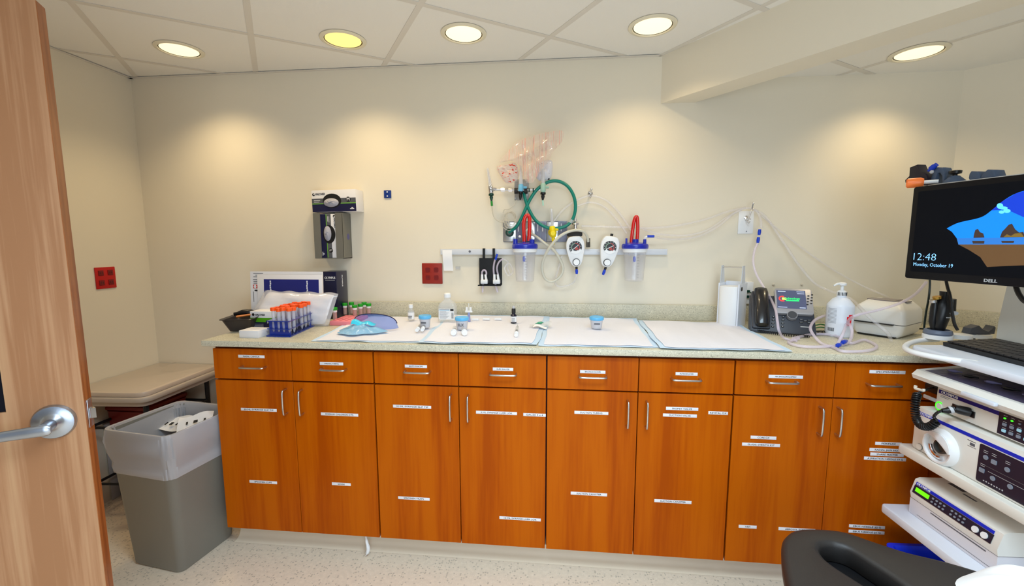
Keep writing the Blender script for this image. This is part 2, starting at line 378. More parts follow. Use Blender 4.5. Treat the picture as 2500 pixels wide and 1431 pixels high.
# ---------------------------------------------------------------- worktop
CZ=.91
t=thing('worktop','long speckled beige stone worktop on the orange cabinets','worktop',(1.6,-.3,.885))
off=WR+nR*.635; I2=off+dR*((-.635-off.y)/dR.y); E2=I2+dR*1.05; W2=E2-nR*.634
b=B(COUNTER); b.prism([(.188,-.002),(.188,-.635),(I2.x,-.635),(E2.x,E2.y),(W2.x,W2.y),(XR-.003,-.002)],.885,CZ,bev=.004); b.build('slab',t)
b=B(COUNTER); b.b2((at(700,750,y=0).x,-.02,CZ),(XR-.01,-.001,.986),bev=.0015); M=frame(WR,dR,-nR,(0,0,1)); b.b2((.0,-.02,CZ),(1.03,-.001,.986),M=M,bev=.0015); b.build('backsplash',t)

# ================================================================ PART 2: door, table, bin, wall fittings
XV,YV,ZV=V((1,0,0)),V((0,1,0)),V((0,0,1))
def wf(p): return frame(p,XV,ZV)     # text frame on the back wall: reads left to right, faces the room
# ---- open door leaf at the left
dT=V((-.852,-.523,0)).normalized(); dN=V((dT.y,-dT.x,0)); 
if dN.dot(V((-.772,.635,0)))<0: dN=-dN
Eb=V((CP.x-.772*1.45,CP.y+.635*1.45,0)); TH=.038; Ef=Eb-dN*TH
door=thing('door_1',None,None,(Ef.x,Ef.y,.01),kind='structure')
MD=frame(Ef,dT,dN,(0,0,1))  # x along the leaf, y through it (0 = near face), z up
DH=1.297+.351*1.45
q=atpl(15,1007,Ef,dN); gx=(q-Ef).dot(dT); gz=q.z
b=B(DOORW,DOORE); LW=.84
for (x0,x1,z0,z1) in ((0.0012,gx,.01,DH),(gx,gx+.13,.01,gz),(gx,gx+.13,DH-.16,DH),(gx+.13,LW,.01,DH)): b.b2((x0,0,z0),(x1,TH,z1),M=MD)
b.build('leaf',door)
b=B(DOORE); b.b2((0,.0005,.01),(.0012,TH-.0005,DH-.0005),M=MD); b.build('edge_band',door)
b=B(mat('door_lite_glass',(14,16,26),.08)); b.b2((gx,.006,gz),(gx+.13,TH-.006,DH-.16),M=MD); b.build('glass_lite',door)
q=atpl(133,1029,Ef,dN); hx=(q-Ef).dot(dT); hzz=q.z
rc=Ef+dT*hx; rc.z=hzz; fN=-dN
b=B(SATIN); b.lathe(rc,[(.040,0),(.040,.003),(.037,.008),(.022,.010),(.017,.014),(.012,.020),(.012,.05)],fN,36); hd=b.build('lever_handle',door)
b=B(SATIN); p0=rc+fN*.048
pts=[p0+dT*t+V((0,0,-.006*abs(math.sin(t*12)))) for t in (-.006,0,.02,.05,.09,.12)]
rings=[]
for i,t in enumerate((-.012,-.008,.0,.03,.07,.11,.125)):
    w=(.007,.012,.0135,.0125,.0115,.011,.008)[i]; d_=(.004,.006,.007,.0055,.005,.005,.004)[i]
    c=p0+dT*t+V((0,0,-.003-t*.02)); rings.append([c+V((0,0,1))*w*math.cos(a)+fN*d_*math.sin(a) for a in [2*math.pi*j/16 for j in range(16)]])
b.ring(rings); b.build('lever',hd)
b=B(SATIN,CHROME); z=.93+.0
q=atpl(228,1000,Eb,dT); z=q.z
b.b2((-.0022,.008,z-.034),(.0,TH-.008,z+.034),M=MD,bev=.001); lp=b.build('latch_plate',door)
b=B(CHROME); b.prism([(-.002,.013),(-.014,.013),(-.006,.026),(-.002,.026)],z-.012,z+.012,M=MD); b.build('latch_bolt',lp)
# ---- red outlet on the left wall
REDP=mat('red_plastic',(190,18,14),.45); REDD=mat('dark_red_plastic',(120,12,10),.5)
t=thing('wall_outlet','bright red outlet plate with four sockets on the left side wall','outlet',(XL,-.245,1.12))
b=B(REDP); b.b2((XL+.0005,-.294,1.068),(XL+.006,-.196,1.174),bev=.002); b.build('plate',t)
for yy in (-.268,-.222):
    for zz in (1.146,1.098):
        b=B(REDD,BLACKR); b.b2((XL+.006,yy-.013,zz-.013),(XL+.0085,yy+.013,zz+.013),bev=.003)
        for d in (-.005,.005): b.b2((XL+.0085,yy+d-.001,zz-.004),(XL+.0088,yy+d+.001,zz+.005),1)
        b.build('socket',t)
# ---- low covered trolley in the corner
t=thing('trolley_table','low beige padded table under clear plastic in the left corner','table',(-.45,-.25,0))
PAD=mat('beige_cover',(214,196,178),.35,coat=.3); PADD=mat('beige_edge',(196,182,168),.4,coat=.3)
TC=[(XL+.004,-.005),(XL+.004,-.49),(-.263,-.468),(-.277,-.005)]
def rpoly(P,i_r,n=6):
    out=[]
    for i,p in enumerate(P):
        r=i_r[i]; p=V((p[0],p[1],0)); a=V((*P[i-1],0)); c=V((*P[(i+1)%len(P)],0))
        if not r: out.append((p.x,p.y)); continue
        d1=(a-p).normalized(); d2=(c-p).normalized()
        for k in range(n+1):
            s_=k/n; q=(p+d1*r)*(1-s_)**2+p*2*s_*(1-s_)+(p+d2*r)*s_**2; out.append((q.x,q.y))
    return out
poly=rpoly(TC,(0.01,.02,.05,.01))
b=B(PAD); b.prism(poly,.597,.62,bev=.006); b.build('padded_top',t)
b=B(PADD); b.prism(rpoly([(XL+.002,-.004),(XL+.002,-.498),(-.25,-.476),(-.264,-.004)],(0.01,.02,.055,.01)),.572,.597,bev=.009); b.build('lower_edge',t)
b=B(PADD); b.prism(rpoly([(XL+.004,-.005),(XL+.004,-.475),(-.275,-.455),(-.285,-.005)],(0.01,.02,.05,.01)),.547,.572,bev=.004)
b.build('apron',t)
b=B(BLACKR)
for x,y in ((XL+.05,-.44),(-.31,-.42),(XL+.05,-.06),(-.32,-.05)): b.tube([(x,y,.01),(x,y,.547)],.011,8); b.ball((x,y,.02),.02)
for z in (.15,.43): b.tube([(XL+.05,-.44,z),(-.31,-.42,z),(-.32,-.05,z),(XL+.05,-.06,z)],.007,6,closed=True)
b.build('frame',t)
b=B(film('clear_wrap',(238,234,228),.93,.2,.12))
def wrap(u,v):
    x=XL+.01+u*.36; y=-.47+v*.45
    return V((x,y,.6225+.006*math.sin(9*u+4*v)**2*math.sin(13*v)**2+(.018*math.exp(-((u-.42)**2+(v-.9)**2)*60))))
b.grid(wrap,30,30); b.build('plastic_wrap',t)
t=thing('red_bin','dark red bin in the shade under the padded corner table','bin',(-.38,-.2,0))
rx0=at(264,1100,y=-.34).x; rx1=rx0+.24
b=B(mat('deep_red',(120,22,18),.4)); b.ring([[V(((rx0+rx1)/2+sx*s_,-.22+sy*s_,z)) for sx,sy in rrect(-1,-1,1,1,.25)] for z,s_ in ((.002,.105),(.46,.118),(.47,.12))]); b.build('body',t)
b=B(mat('deep_red',(120,22,18),.4)); b.box(((rx0+rx1)/2,-.22,.482),(.236,.236,.022),bev=.008); b.build('lid',t)
t=thing('storage_box','light grey box in the shade under the table beside the red bin','box',(-.56,-.22,0))
b=B(LGREY); b.b2((XL+.01,-.34,.002),(rx0-.008,-.10,.40),bev=.006); b.build('body',t)
b=B(GREY); b.b2((XL+.007,-.345,.40),(rx0-.005,-.095,.42),bev=.005); b.build('lid',t)
# ---- waste bin with liner
t=thing('waste_bin','tall grey square waste bin with clear liner beside the left cabinet','bin',(.02,-.58,0))
BINM=mat('bin_grey',(132,130,122),.42,bump=(500,.1)); LINER=film('liner_film',(226,226,234),.55,.25,.15)
def binring(z,h,wob=0,ph=0,n=7,rr=.22):
    c=V((.028,-.625,z)); P=rrect(-h,-h,h,h,h*rr,n); out=[]
    for i,(x,y) in enumerate(P):
        k=1+wob*math.sin(i*1.9+ph)*.5+wob*R.uniform(-.5,.5)
        p=Matrix.Rotation(math.radians(-8),3,'Z')@V((x*k,y*k,0)); out.append(c+p)
    return out
b=B(BINM)
hs=lambda z:.125+(.155-.125)*z/.575
b.ring([binring(z,h) for z,h in ((.002,.119),(.012,hs(0)),(.52,hs(.52)),(.525,hs(.525)+.003),(.575,.157),(.578,.154),(.575,.148),(.5,.142),(.02,.115))]); b.build('body',t)
b=B(LINER); Rr=[]
for z,h,w in ((.405,hs(.41)+.004,.012),(.43,hs(.43)+.007,.02),(.45,hs(.45)+.004,.01),(.49,hs(.49)+.010,.03),(.54,hs(.54)+.012,.03),(.572,.163,.010),(.584,.160,.008),(.582,.150,.01),(.56,.144,.03),(.50,.138,.05),(.44,.125,.09),(.38,.10,.2)): Rr.append(binring(z,h,w,z*40,n=12))
b.ring(Rr,cap0=False); b.build('liner',t,recalc=False)
for k,(u,v,rz_,ln) in enumerate(((427,1033,-.15,.17),(478,1028,.6,.12))):
    b=B(PAPER,INK); c=at(u,v,z=.515+.045*k); M=frame(c,(math.cos(rz_),math.sin(rz_),.08),(-math.sin(rz_),math.cos(rz_),.35))
    b.grid(lambda a,c_:M@V(((a-.5)*ln,(c_-.5)*.09,.006*math.sin(a*7+c_*3))),10,6)
    for a,wd_ in ((-.03,.006),(-.005,.014),(.03,.007)): b.b2((a,-.02,.0075),(a+wd_,-.006,.0095),1,M=M)
    one(b,'paper_wrapper',['white printed wrapper lying flat in the liner of the waste bin','white printed wrapper standing tilted at the back of the waste bin'][k],'wrapper',ang=60)
b=B(WHITE); b.tube([at(893,1308,y=-.585),at(896,1325,y=-.590),at(899,1342,y=-.598),at(893,1357,z=.006)],[.004,.006,.0075,.002],8,sm=4); one(b,'tape_strip','white strip hanging from under the first cabinet down to the floor','strip')
# ---- glove boxes and their holder
NAVY=mat('navy_print',(18,20,62),.45); GREEN=mat('green_print',(110,170,60),.45); CARD=mat('white_card',(232,230,232),.5); DG=mat('charcoal_print',(84,86,92),.5)
GLV=mat('grey_glove',(170,170,182),.6)
def ell(cx,cz,a,c,n=32,th=0): return [(cx+a*math.cos(2*math.pi*i/n)*math.cos(th)-c*math.sin(2*math.pi*i/n)*math.sin(th),cz+a*math.cos(2*math.pi*i/n)*math.sin(th)+c*math.sin(2*math.pi*i/n)*math.cos(th)) for i in range(n)]
FM=lambda x,y,z:frame((x,y,z),XV,ZV,-YV)   # local x right, y up, z towards the room
def glovebox(t,M,w,h,d,letter):
    """M: local x along the long side, y up the printed face, z out of the face; origin lower left of face"""
    b=B(CARD,NAVY,DG,GREEN,INK,mat('box_opening_shade',(8,8,12),.7))
    b.b2((0,0,-d),(w,h,0),0,M=M,bev=.001)
    b.b2((0.0005,0.0005,0),(w-.0005,h*.36,.0006),1,M=M); b.b2((.0005,h*.36,0),(w-.0005,h*.40,.0006),3,M=M); b.b2((.0005,h*.40,0),(w-.0005,h*.62,.0006),2,M=M)
    b.prism(ell(w*.46,h*.5,w*.21,h*.33),0,.001,5,M=M)  # flat dark ellipse paints the shade inside the carton opening
    b.prism(ell(w*.83,h*.55,h*.115,h*.115),0,.0012,4,M=M)
    b.text(letter,.022*h/.11,M@frame((w*.83,h*.55,.0013),XV,YV),0,bold=True)
    b.text('HALYARD',.014*h/.11,M@frame((w*.2,h*.82,.0006),XV,YV),4,bold=True,wid=w*.22); b.prism(ell(w*.05,h*.81,h*.065,h*.065),0,.0008,4,M=M)
    b.prism(ell(w*.062,h*.825,h*.035,h*.035),0,.001,0,M=M)
    b.b2((w*.05,h*.45,.0006),(w*.17,h*.47,.0009),0,M=M); b.b2((w*.05,h*.52,.0006),(w*.19,h*.54,.0009),0,M=M); b.b2((w*.86,h*.1,.0006),(w*.95,h*.13,.0009),0,M=M); b.b2((w*.89,h*.15,.0006),(w*.93,h*.19,.0009),0,M=M)
    b.build('carton',t)
    b=B(GLV)
    def g(u,v):
        a=2*math.pi*u; r=v; x=w*(.44+.17*r*math.cos(a)); y=h*(.42+.2*r*math.sin(a))
        return M@V((x,y,.001+.014*(1-r**2)+.003*math.sin(a*5+r*9)*(1-r)))
    b.grid(g,28,8); b.build('glove_tissue',t,recalc=False)
t=thing('glove_box','white and navy glove carton marked M lying sideways on the wall holder','glove box',(.48,-.05,1.442))
glovebox(t,frame((.369,-.088,1.443),V((1,0,.02)),V((-.02,0,1)),-YV),.229,.107,.086,'M')
t=thing('glove_holder','grey wall bracket holding an upright glove carton','holder',(.45,-.05,1.21))
BR=mat('taupe_bracket',(112,110,102),.4)
xa,xb,za,zb=.373,.523,1.212,1.440
b=B(BR); b.b2((xa,-.004,za),(xb,-.0005,zb),M=None); b.b2((xa,-.094,za),(xb,-.0005,za+.003)); b.b2((xa,-.094,za),(xa+.003,-.0005,zb)); b.b2((xb-.003,-.094,za),(xb,-.0005,zb)); b.build('shell',t)
for x0,x1 in ((xa,xa+.035),(xb-.036,xb)):
    b=B(BR); b.prism(rrect(x0,za,x1,zb,.006),.090,.0955,M=FM(0,0,0)); b.build('front_flange',t)
b=B(mat('violet_ink',(92,88,140),.5)); b.prism(ell(0,0,.0125,.0155),0,.0006,M=frame((xb+.0002,-.035,1.322),YV,ZV,XV)); b.build('side_sticker',t)
t=thing('glove_box','upright glove carton marked L inside the grey wall bracket','glove box',(.45,-.05,1.216))
glovebox(t,frame((xa+.132,-.0885,zb-.008),-ZV,XV*.0+XV*1.0,-YV) if False else frame((xa+.028,-.0885,zb-.006),-ZV,XV,-YV),.218,.098,.080,'L')
# ---- small plates on the wall
t=thing('wall_socket','small dark blue wall plate with two white dots near the glove boxes','wall plate',(.727,0,1.52))
b=B(mat('blue_plate',(14,52,130),.4)); b.b2((.708,-.006,1.517),(.746,-.0005,1.556),bev=.002); b.build('plate',t)
for z in (1.547,1.527):
    b=B(WHITE); b.cyl((.727,-.006,z),(.727,-.009,z),.0035,n=12); b.build('pin',t)
t=thing('wall_outlet','dark red four-socket outlet plate on the back wall left of the rail','outlet',(.949,0,1.08))
RB=mat('brick_red_plate',(150,34,20),.5,bump=(120,.4)); b=B(RB); b.b2((.897,-.007,1.080),(1.004,-.0005,1.186),bev=.003); b.build('plate',t)
for x in (.928,.972):
    for z in (1.152,1.112):
        b=B(REDD,BLACKR); b.prism(rrect(x-.012,z-.012,x+.012,z+.012,.006),.007,.0082,M=FM(0,0,0)); b.b2((x-.005,-.0086,z-.002),(x-.004,-.0082,z+.005),1); b.b2((x+.004,-.0086,z-.002),(x+.005,-.0082,z+.005),1); b.build('socket',t)
# ---- equipment rail
RAIL=mat('rail_white',(214,218,226),.35)
t=thing('equipment_rail','long white metal rail screwed along the wall above the counter','rail',(1.56,-.01,1.24))
b=B(RAIL); b.b2((1.0,-.022,1.230),(2.118,-.0005,1.259),bev=.002); b.build('bar',t)
for u in (1147,1355,):
    c=at(u,614,y=-.022); b=B(CHROME); b.cyl((c.x,-.022,c.z),(c.x,-.0245,c.z),.006,n=14); b.build('screw',t)
t=thing('paper_tag','blank white paper slip hanging from the left end of the rail','paper',(1.04,-.025,1.15))
b=B(PAPER); b.grid(lambda a,c:V((1.012+.05*a+.004*c,-.026-.004*math.sin(5*c)-.003*a,1.254-.105*c)),4,10); b.build('slip',t,recalc=False)
b=B(film('clear_clip',(220,224,230),.7)); b.b2((1.075,-.012,1.155),(1.098,-.002,1.170)); b.build('clear_clip',t)
# ---- gas outlets
t=thing('gas_outlet_panel','grey panel of three medical gas outlets above the rail','gas outlet panel',(1.48,-.01,1.29))
za,zb=1.293,1.395
b=B(mat('panel_bluegrey',(150,156,176),.35)); b.b2((1.32,-.012,za),(1.638,-.0005,zb),bev=.003); b.build('back_plate',t)
PUR=mat('panel_slate',(116,118,142),.35)
def socket(x0,x1,ring,core,nm):
    b=B(STEEL,BLACKR); b.b2((x0,-.017,za+.003),(x1,-.012,zb-.004),bev=.001); b.b2((x0-.0015,-.0145,za+.0015),(x1+.0015,-.0118,zb-.0025),1); s_=b.build('outlet_plate',t)
    xc=(x0+x1)/2; zc=(za+zb)/2-.004
    b=B(ring,core); b.lathe((xc,-.017,zc),[(.021,0),(.021,.006),(.018,.009),(.013,.009),(.013,.004)],-YV,24,0); b.lathe((xc,-.017,zc),[(.0115,0),(.0115,.012),(.008,.014)],-YV,20,1); b.build(nm,s_)
    return xc,zc
GRN=mat('dark_green_plastic',(12,58,46),.35)
S1=socket(1.324,1.384,GRN,GREY,'green_socket'); S2=socket(1.425,1.478,WHITE,OFFW,'white_socket'); S3=socket(1.538,1.592,mat('yellow_plastic',(238,214,10),.4),BLACK,'yellow_socket')
for x0,x1 in ((1.389,1.418),(1.485,1.505),(1.509,1.531),(1.600,1.634)):
    b=B(PUR,WHITE); b.prism(rrect(x0,za+.004,x1,zb-.006,.004),.012,.0165,M=FM(0,0,0)); b.b2((x0+.006,-.0172,zb-.05),(x0+.010,-.0165,zb-.012),1); b.build('blank_panel',t)
# ---- hoses
TEAL=mat('teal_hose',(0,124,108),.3); CLRT=film('clear_tube',(240,236,240),.80,.15,.10); CLRT2=film('clear_tube_thick',(240,228,246),.62,.15,.10); BEI=mat('beige_hose',(206,202,186),.35)
BLU=mat('blue_connector',(20,62,196),.3); RED=mat('red_tube',(206,22,14),.22,coat=.5)
def wp(pts,y0=-.03):
    out=[]
    for p in pts: out.append(at(p[0],p[1],y=p[2] if len(p)>2 else y0))
    return out
FMC=at(1280,466,y=-.06)
b=B(TEAL); b.tube([V((S1[0],-.03,S1[1])),V((S1[0]+.004,-.05,S1[1]+.004))]+wp([(1262,552),(1277,524),(1292,491),(1311,463),(1335,446),(1360,442),(1384,453),(1400,477),(1405,506),(1399,533),(1383,551),(1357,558),(1331,554),(1308,538),(1291,511),(1282,485)],-.06)+[at(1279,470,y=-.05)],.0078,12,sm=6); t_h=one(b,'oxygen_hose','coiled teal rubber gas hose looping over the gas outlets','hose')
b=B(film('clear_tape',(225,228,228),.5)); c=at(1395,540,y=-.06); b.cyl(c+V((-.006,0,-.008)),c+V((.004,0,.006)),.0092,n=12); b.build('tape_band',t_h)
# flowmeters on one chrome arm
t=thing('flowmeter_manifold','chrome arm with black fittings carrying the three flowmeters','manifold',(1.39,-.03,1.5))
b=B(CHROME,BLACKR,GRN); 
A0=at(1200,464,y=-.055); A1=at(1330,464,y=-.055)
b.tube([A0,A1],.0055,12); 
for u in (1228,1246): c=at(u,464,y=-.055); b.cyl(c-XV*.009,c+XV*.009,.0105,n=6)
for u in (1260,1284): c=at(u,466,y=-.055); b.cyl(c-XV*.008,c+XV*.008,.014,n=14,m=1)
for u in (1292,1302): c=at(u,464,y=-.055); b.cyl(c-XV*.003,c+XV*.003,.009,n=12,m=2)
c=at(1272,464,y=-.055); b.cyl(c,V((c.x,-.004,c.z)),.014,n=16,m=1); b.build('arm',t)
b=B(film('smoked_plate',(190,190,190),.5)); a=at(1256,438,y=-.006); c=at(1291,489,y=-.006); b.b2((a.x,-.006,c.z),(c.x,-.0005,a.z),bev=.001); wpz=b.build('wall_plate',t)
for u,v in ((1261,444),(1286,446),(1258,484),(1286,484)):
    c=at(u,v,y=-.006); b=B(STEEL); b.cyl(c,c-YV*.003,.003,n=10); b.build('screw',wpz)
GLS=film('clear_meter_tube',(240,240,244),.62,.08,.2,tint=.02)
def flow(name,label,top,mid,bot,rt_,rb,body,bodyr,nozz,tip=None):
    """px points top / body top / body bottom / nozzle end"""
    a=at(*top,y=-.075); m_=at(*mid,y=-.075); c=at(*bot,y=-.075); e=at(*nozz[1],y=-.075)
    t=thing(name,label,'flowmeter',tuple(m_))
    b=B(GLS,mat('float_grey',(170,170,178),.4)); ax=(a-m_); b.lathe(m_,[(rb,0),(rt_,ax.length*.93),(rt_*.7,ax.length)],ax,16); b.cyl(m_,m_+ax*.9,rt_*.35,n=8,m=1); b.build('meter_tube',t)
    b=B(body); ax=c-m_; b.lathe(m_,[(bodyr*.7,-.002),(bodyr,.004),(bodyr,ax.length*.8),(bodyr*.75,ax.length)],ax,18); b.cyl(m_+ax*.4,(m_+ax*.4)+V((.026,.012,0)),.006,n=10); b.build('valve_body',t)
    b=B(nozz[0]); ax=e-c; b.lathe(c,[(bodyr*1.0,0),(bodyr*1.0,ax.length*.25),(bodyr*.55,ax.length*.32),(bodyr*.7,ax.length*.5),(bodyr*.32,ax.length)],ax,14); b.build('nozzle',t)
    if tip: b=B(tip[0]); q=at(*tip[1],y=-.075); b.cyl(e,q,tip[2],n=10); b.build('tube_end',t)
    return t
flow('flowmeter','flowmeter with chrome body at the far left of the chrome arm',(1190,410),(1197,453),(1199,473),.006,.009,CHROME,.0125,(GRN,(1200,491)),(mat('green_tip',(40,140,50),.35),(1201,503),.0055))
flow('flowmeter','flowmeter with tall clear cone and light blue label in the middle of the arm',(1271,404),(1272,450),(1271,468),.004,.0115,mat('lightblue_label',(120,190,224),.4),.012,(BLACK,(1270,488)))
flow('flowmeter','flowmeter with pale green body and black nozzle right of the clear bags',(1325,410),(1326,448),(1326,470),.008,.010,mat('pale_green',(176,214,196),.35,trans=.2),.013,(BLACK,(1325,489)),(mat('seafoam_tube',(176,222,206),.35),(1326,502),.004))
yl=mat('yellow_plastic',(238,214,10),.4)
t=flow('flowmeter','yellow flowmeter with round yellow knob on the gas outlet panel',(1346,509),(1348,553),(1350,572),.0065,.008,yl,.014,(yl,(1352,597)))
b=B(yl); c=at(1350,570,y=-.09); b.lathe(c,[(.012,0),(.013,.008),(.010,.012)],-YV,20); b.build('knob',t)
# ---- clear bags hanging at the manifold
def bagmat(name,base,ink,scale,rot,thr,see=.6):
    m=film(name,base,see,.07,.3)
    nt=m.node_tree; N=nt.nodes.new; L=nt.links.new
    df=[n for n in nt.nodes if n.type=='BSDF_DIFFUSE'][0]; mix=[n for n in nt.nodes if n.type=='MIX_SHADER' and any(l.to_node==n and l.from_node==df for l in nt.links)][0]
    tc=N('ShaderNodeTexCoord'); mp=N('ShaderNodeMapping'); mp.inputs['Scale'].default_value=scale; mp.inputs['Rotation'].default_value=(0,rot,0); L(tc.outputs['Object'],mp.inputs[0])
    n=N('ShaderNodeTexNoise'); n.inputs['Scale'].default_value=1; n.inputs['Detail'].default_value=2; L(mp.outputs[0],n.inputs['Vector'])
    g=N('ShaderNodeMath'); g.operation='GREATER_THAN'; g.inputs[1].default_value=thr; L(n.outputs['Fac'],g.inputs[0])
    mx=N('ShaderNodeMix'); mx.data_type='RGBA'; mx.inputs[6].default_value=lin(base)+(1,); mx.inputs[7].default_value=lin(ink)+(1,); L(g.outputs[0],mx.inputs[0]); L(mx.outputs[2],df.inputs[0])
    f=N('ShaderNodeMath'); f.operation='MAXIMUM'; L(g.outputs[0],f.inputs[0]); f.inputs[1].default_value=1-see; f2=N('ShaderNodeMath'); f2.operation='MULTIPLY'; f2.inputs[1].default_value=1; L(f.outputs[0],f2.inputs[0]); L(f2.outputs[0],mix.inputs[0])
    return m
def bag(name,label,poly,mt,y=-.08,bulge=.03,crumple=.012,seed=1,parts=()):
    """crumpled film pouch: the outline (px) at depth y, blown up both sides"""
    P=[at(u,v,y=y) for u,v in poly]; P=smooth(P,5,True); c=sum(P,V((0,0,0)))/len(P); RR=random.Random(seed); K=10
    b=B(mt); n=len(P); ph=[RR.uniform(0,6.28) for _ in range(6)]
    for sgn in (-1,1):
        V_=[]
        for k in range(K+1):
            s_=k/K; row=[]
            for i,p in enumerate(P):
                q=c+(p-c)*s_; h=bulge*(1-s_**2)**.6
                cr=crumple*.7*(1-s_)*(math.sin(q.x*75+ph[0]+q.z*40)+math.sin(q.z*90+ph[1]-q.x*50)+.4*math.sin(q.x*140+q.z*120+ph[2]))
                row.append(b.bm.verts.new(q+V((0,sgn*(h+.0005)+cr*.6*(1.0 if sgn<0 else .7)+.25*crumple*math.sin(q.x*170+q.z*90+ph[3])*math.sin(q.z*150+ph[4])*(1-s_),0))))
            V_.append(row)
        for k in range(K):
            for i in range(n):
                try: b.bm.faces.new((V_[k][i],V_[k][(i+1)%n],V_[k+1][(i+1)%n],V_[k+1][i]))
                except ValueError: pass
    bmesh.ops.remove_doubles(b.bm,verts=b.bm.verts[:],dist=.0002)
    return one(b,name,label,'bag',ang=28)
bag('plastic_bag','crumpled clear bag with faint pink stripes above the flowmeters',[(1218,396),(1238,372),(1262,346),(1300,332),(1340,322),(1374,320),(1372,345),(1352,368),(1340,392),(1318,420),(1300,446),(1282,440),(1268,405),(1245,392)],bagmat('bag_pink_stripes',(244,226,216),(228,182,168),(210,20,5),.12,.62,.78),y=-.09,bulge=.02,crumple=.022)
bag('plastic_bag','small clear bag with red and violet writing, left of the cone flowmeter',[(1213,408),(1235,402),(1258,398),(1266,420),(1262,440),(1240,448),(1226,436)],bagmat('bag_red_writing',(240,226,220),(214,60,40),(90,70,120),.5,.62,.5),y=-.06,bulge=.02,seed=3)
bag('plastic_bag','white printed bag with black blotches behind the green flowmeter',[(1310,412),(1322,396),(1346,392),(1349,415),(1342,438),(1318,442),(1308,430)],bagmat('bag_black_blotch',(226,226,236),(30,32,40),(60,60,60),.2,.66,.25),y=-.05,bulge=.02,seed=5)
# thin oxygen tubes
b=B(film('pale_tube',(214,206,188),.35,.2,.3))
b.tube(wp([(1201,503),(1202,515),(1206,530),(1216,540),(1226,542),(1238,545)],-.07),.0022,6,sm=5)
b.tube(wp([(1262,488),(1256,500),(1244,510),(1232,512),(1228,520)],-.07),.0018,6,sm=5)
for k in range(4):
    cx,cy=1243+k*2,541-k*3; P=[]
    for a in range(10):
        th=a*math.pi/5+k; P.append((cx+(17-k*2)*math.cos(th)*(1+.12*math.sin(3*th+k)),cy+(22-k*2)*math.sin(th),-.06-.006*k))
    b.tube(wp(P),.0018,6,sm=4,closed=True)
one(b,'cannula_tubing','tangled thin beige nasal tubing bunched left of the gas outlets','tubing')
# ---- canisters
CUP=film('clear_cup',(240,240,248),.90,.05,.08); LIDB=mat('blue_lid',(22,40,170),.3,coat=.3)
def canister(u0,u1,vt,vb,label,extra):
    yc=-.085; a=at(u0,600,y=yc); c=at(u1,600,y=yc); r=(c.x-a.x)/2; xc=(a.x+c.x)/2; zt=at((u0+u1)/2,vt,y=yc).z; zb=at((u0+u1)/2,vb,y=yc).z
    t=thing('suction_canister',label,'canister',(xc,yc,zb),'suction canisters on the rail'); o=V((xc,yc,0))
    b=B(CUP); H=zt-.02-zb; b.lathe((xc,yc,zb),[(r*.66,.0),(r*.70,.004),(r*.84,H),(r*.84-.0015,H),(r*.69,.006)],n=32,cap0=True,cap1=False)
    b.lathe((xc,yc,zb+.005),[(r*.2,0),(r*.2,H)],n=10,cap0=False,cap1=False); b.build('cup',t)
    b=B(INKG); 
    for k in range(9): b.b2((xc+r*.05,yc-r*.83,zb+.02+k*.013),(xc+r*.2,yc-r*.80,zb+.0208+k*.013))
    b.build('scale_marks',t)
    b=B(WHITE); b.lathe((xc,yc,zt-.024),[(r*.80,0),(r*.9,.002),(r*.93,.02),(r*.80,.022)],n=36); b.build('collar',t)
    b=B(LIDB); b.lathe((xc,yc,zt-.002),[(r*.97,-.004),(r,0),(r,.012),(r*.94,.018),(r*.6,.024),(r*.25,.026)],n=40)
    for dx,dy,h,rr in extra: b.cyl((xc+dx,yc+dy,zt+.016),(xc+dx,yc+dy,zt+.024+h),rr,rr*.9,n=14)
    b.build('lid',t)
    b=B(BLU); b.lathe((xc-r*.05,yc-r*.2,zt-.068),[(.004,0),(.007,.006),(.007,.02),(.004,.026)],n=12); b.build('float_valve',t)
    b=B(RAIL); b.b2((xc-.02,-.03,zt-.04),(xc+.02,-.0225,zt)); b.b2((xc-.012,yc+r*.8,zt-.018),(xc+.012,-.03,zt-.01)); b.build('rail_bracket',t)
    return t,xc,yc,zt,r
t,xc,yc,zt,r=canister(1250,1313,604,687,'clear suction canister with blue lid and red tube, left one on the rail',[(-.045,-.012,.016,.012),(.035,-.01,.014,.013),(-.004,0,.012,.008)])
b=B(RED); p=lambda u,v:at(u,v,y=yc); b.tube([p(1280,590),p(1279,565),p(1279,543),p(1283,529),p(1289,526),p(1293,535),p(1293,560),p(1291,588)],.0088,12,sm=6); b.build('red_tube',t)
b=B(WHITE); b.ball(p(1269,578),.007); b.build('port_cap',t)
t,xc,yc,zt,r=canister(1518,1583,604,686,'clear suction canister with blue lid and red tube, right one on the rail',[(-.042,-.01,.018,.005),(0,-.005,.014,.016),(.042,-.01,.014,.008)])
b=B(RED); b.tube([p(1541,592),p(1544,565),p(1548,540),p(1552,530),p(1556,533),p(1557,560),p(1555,590)],.0082,12,sm=6); b.build('red_tube',t)
b=B(WHITE,BLU); b.tube([p(1574,596),p(1575,580),p(1582,577)],.005,8); b.tube([p(1580,577),p(1597,577)],[.006,.0045,.006],10,m=1); b.build('side_port',t)
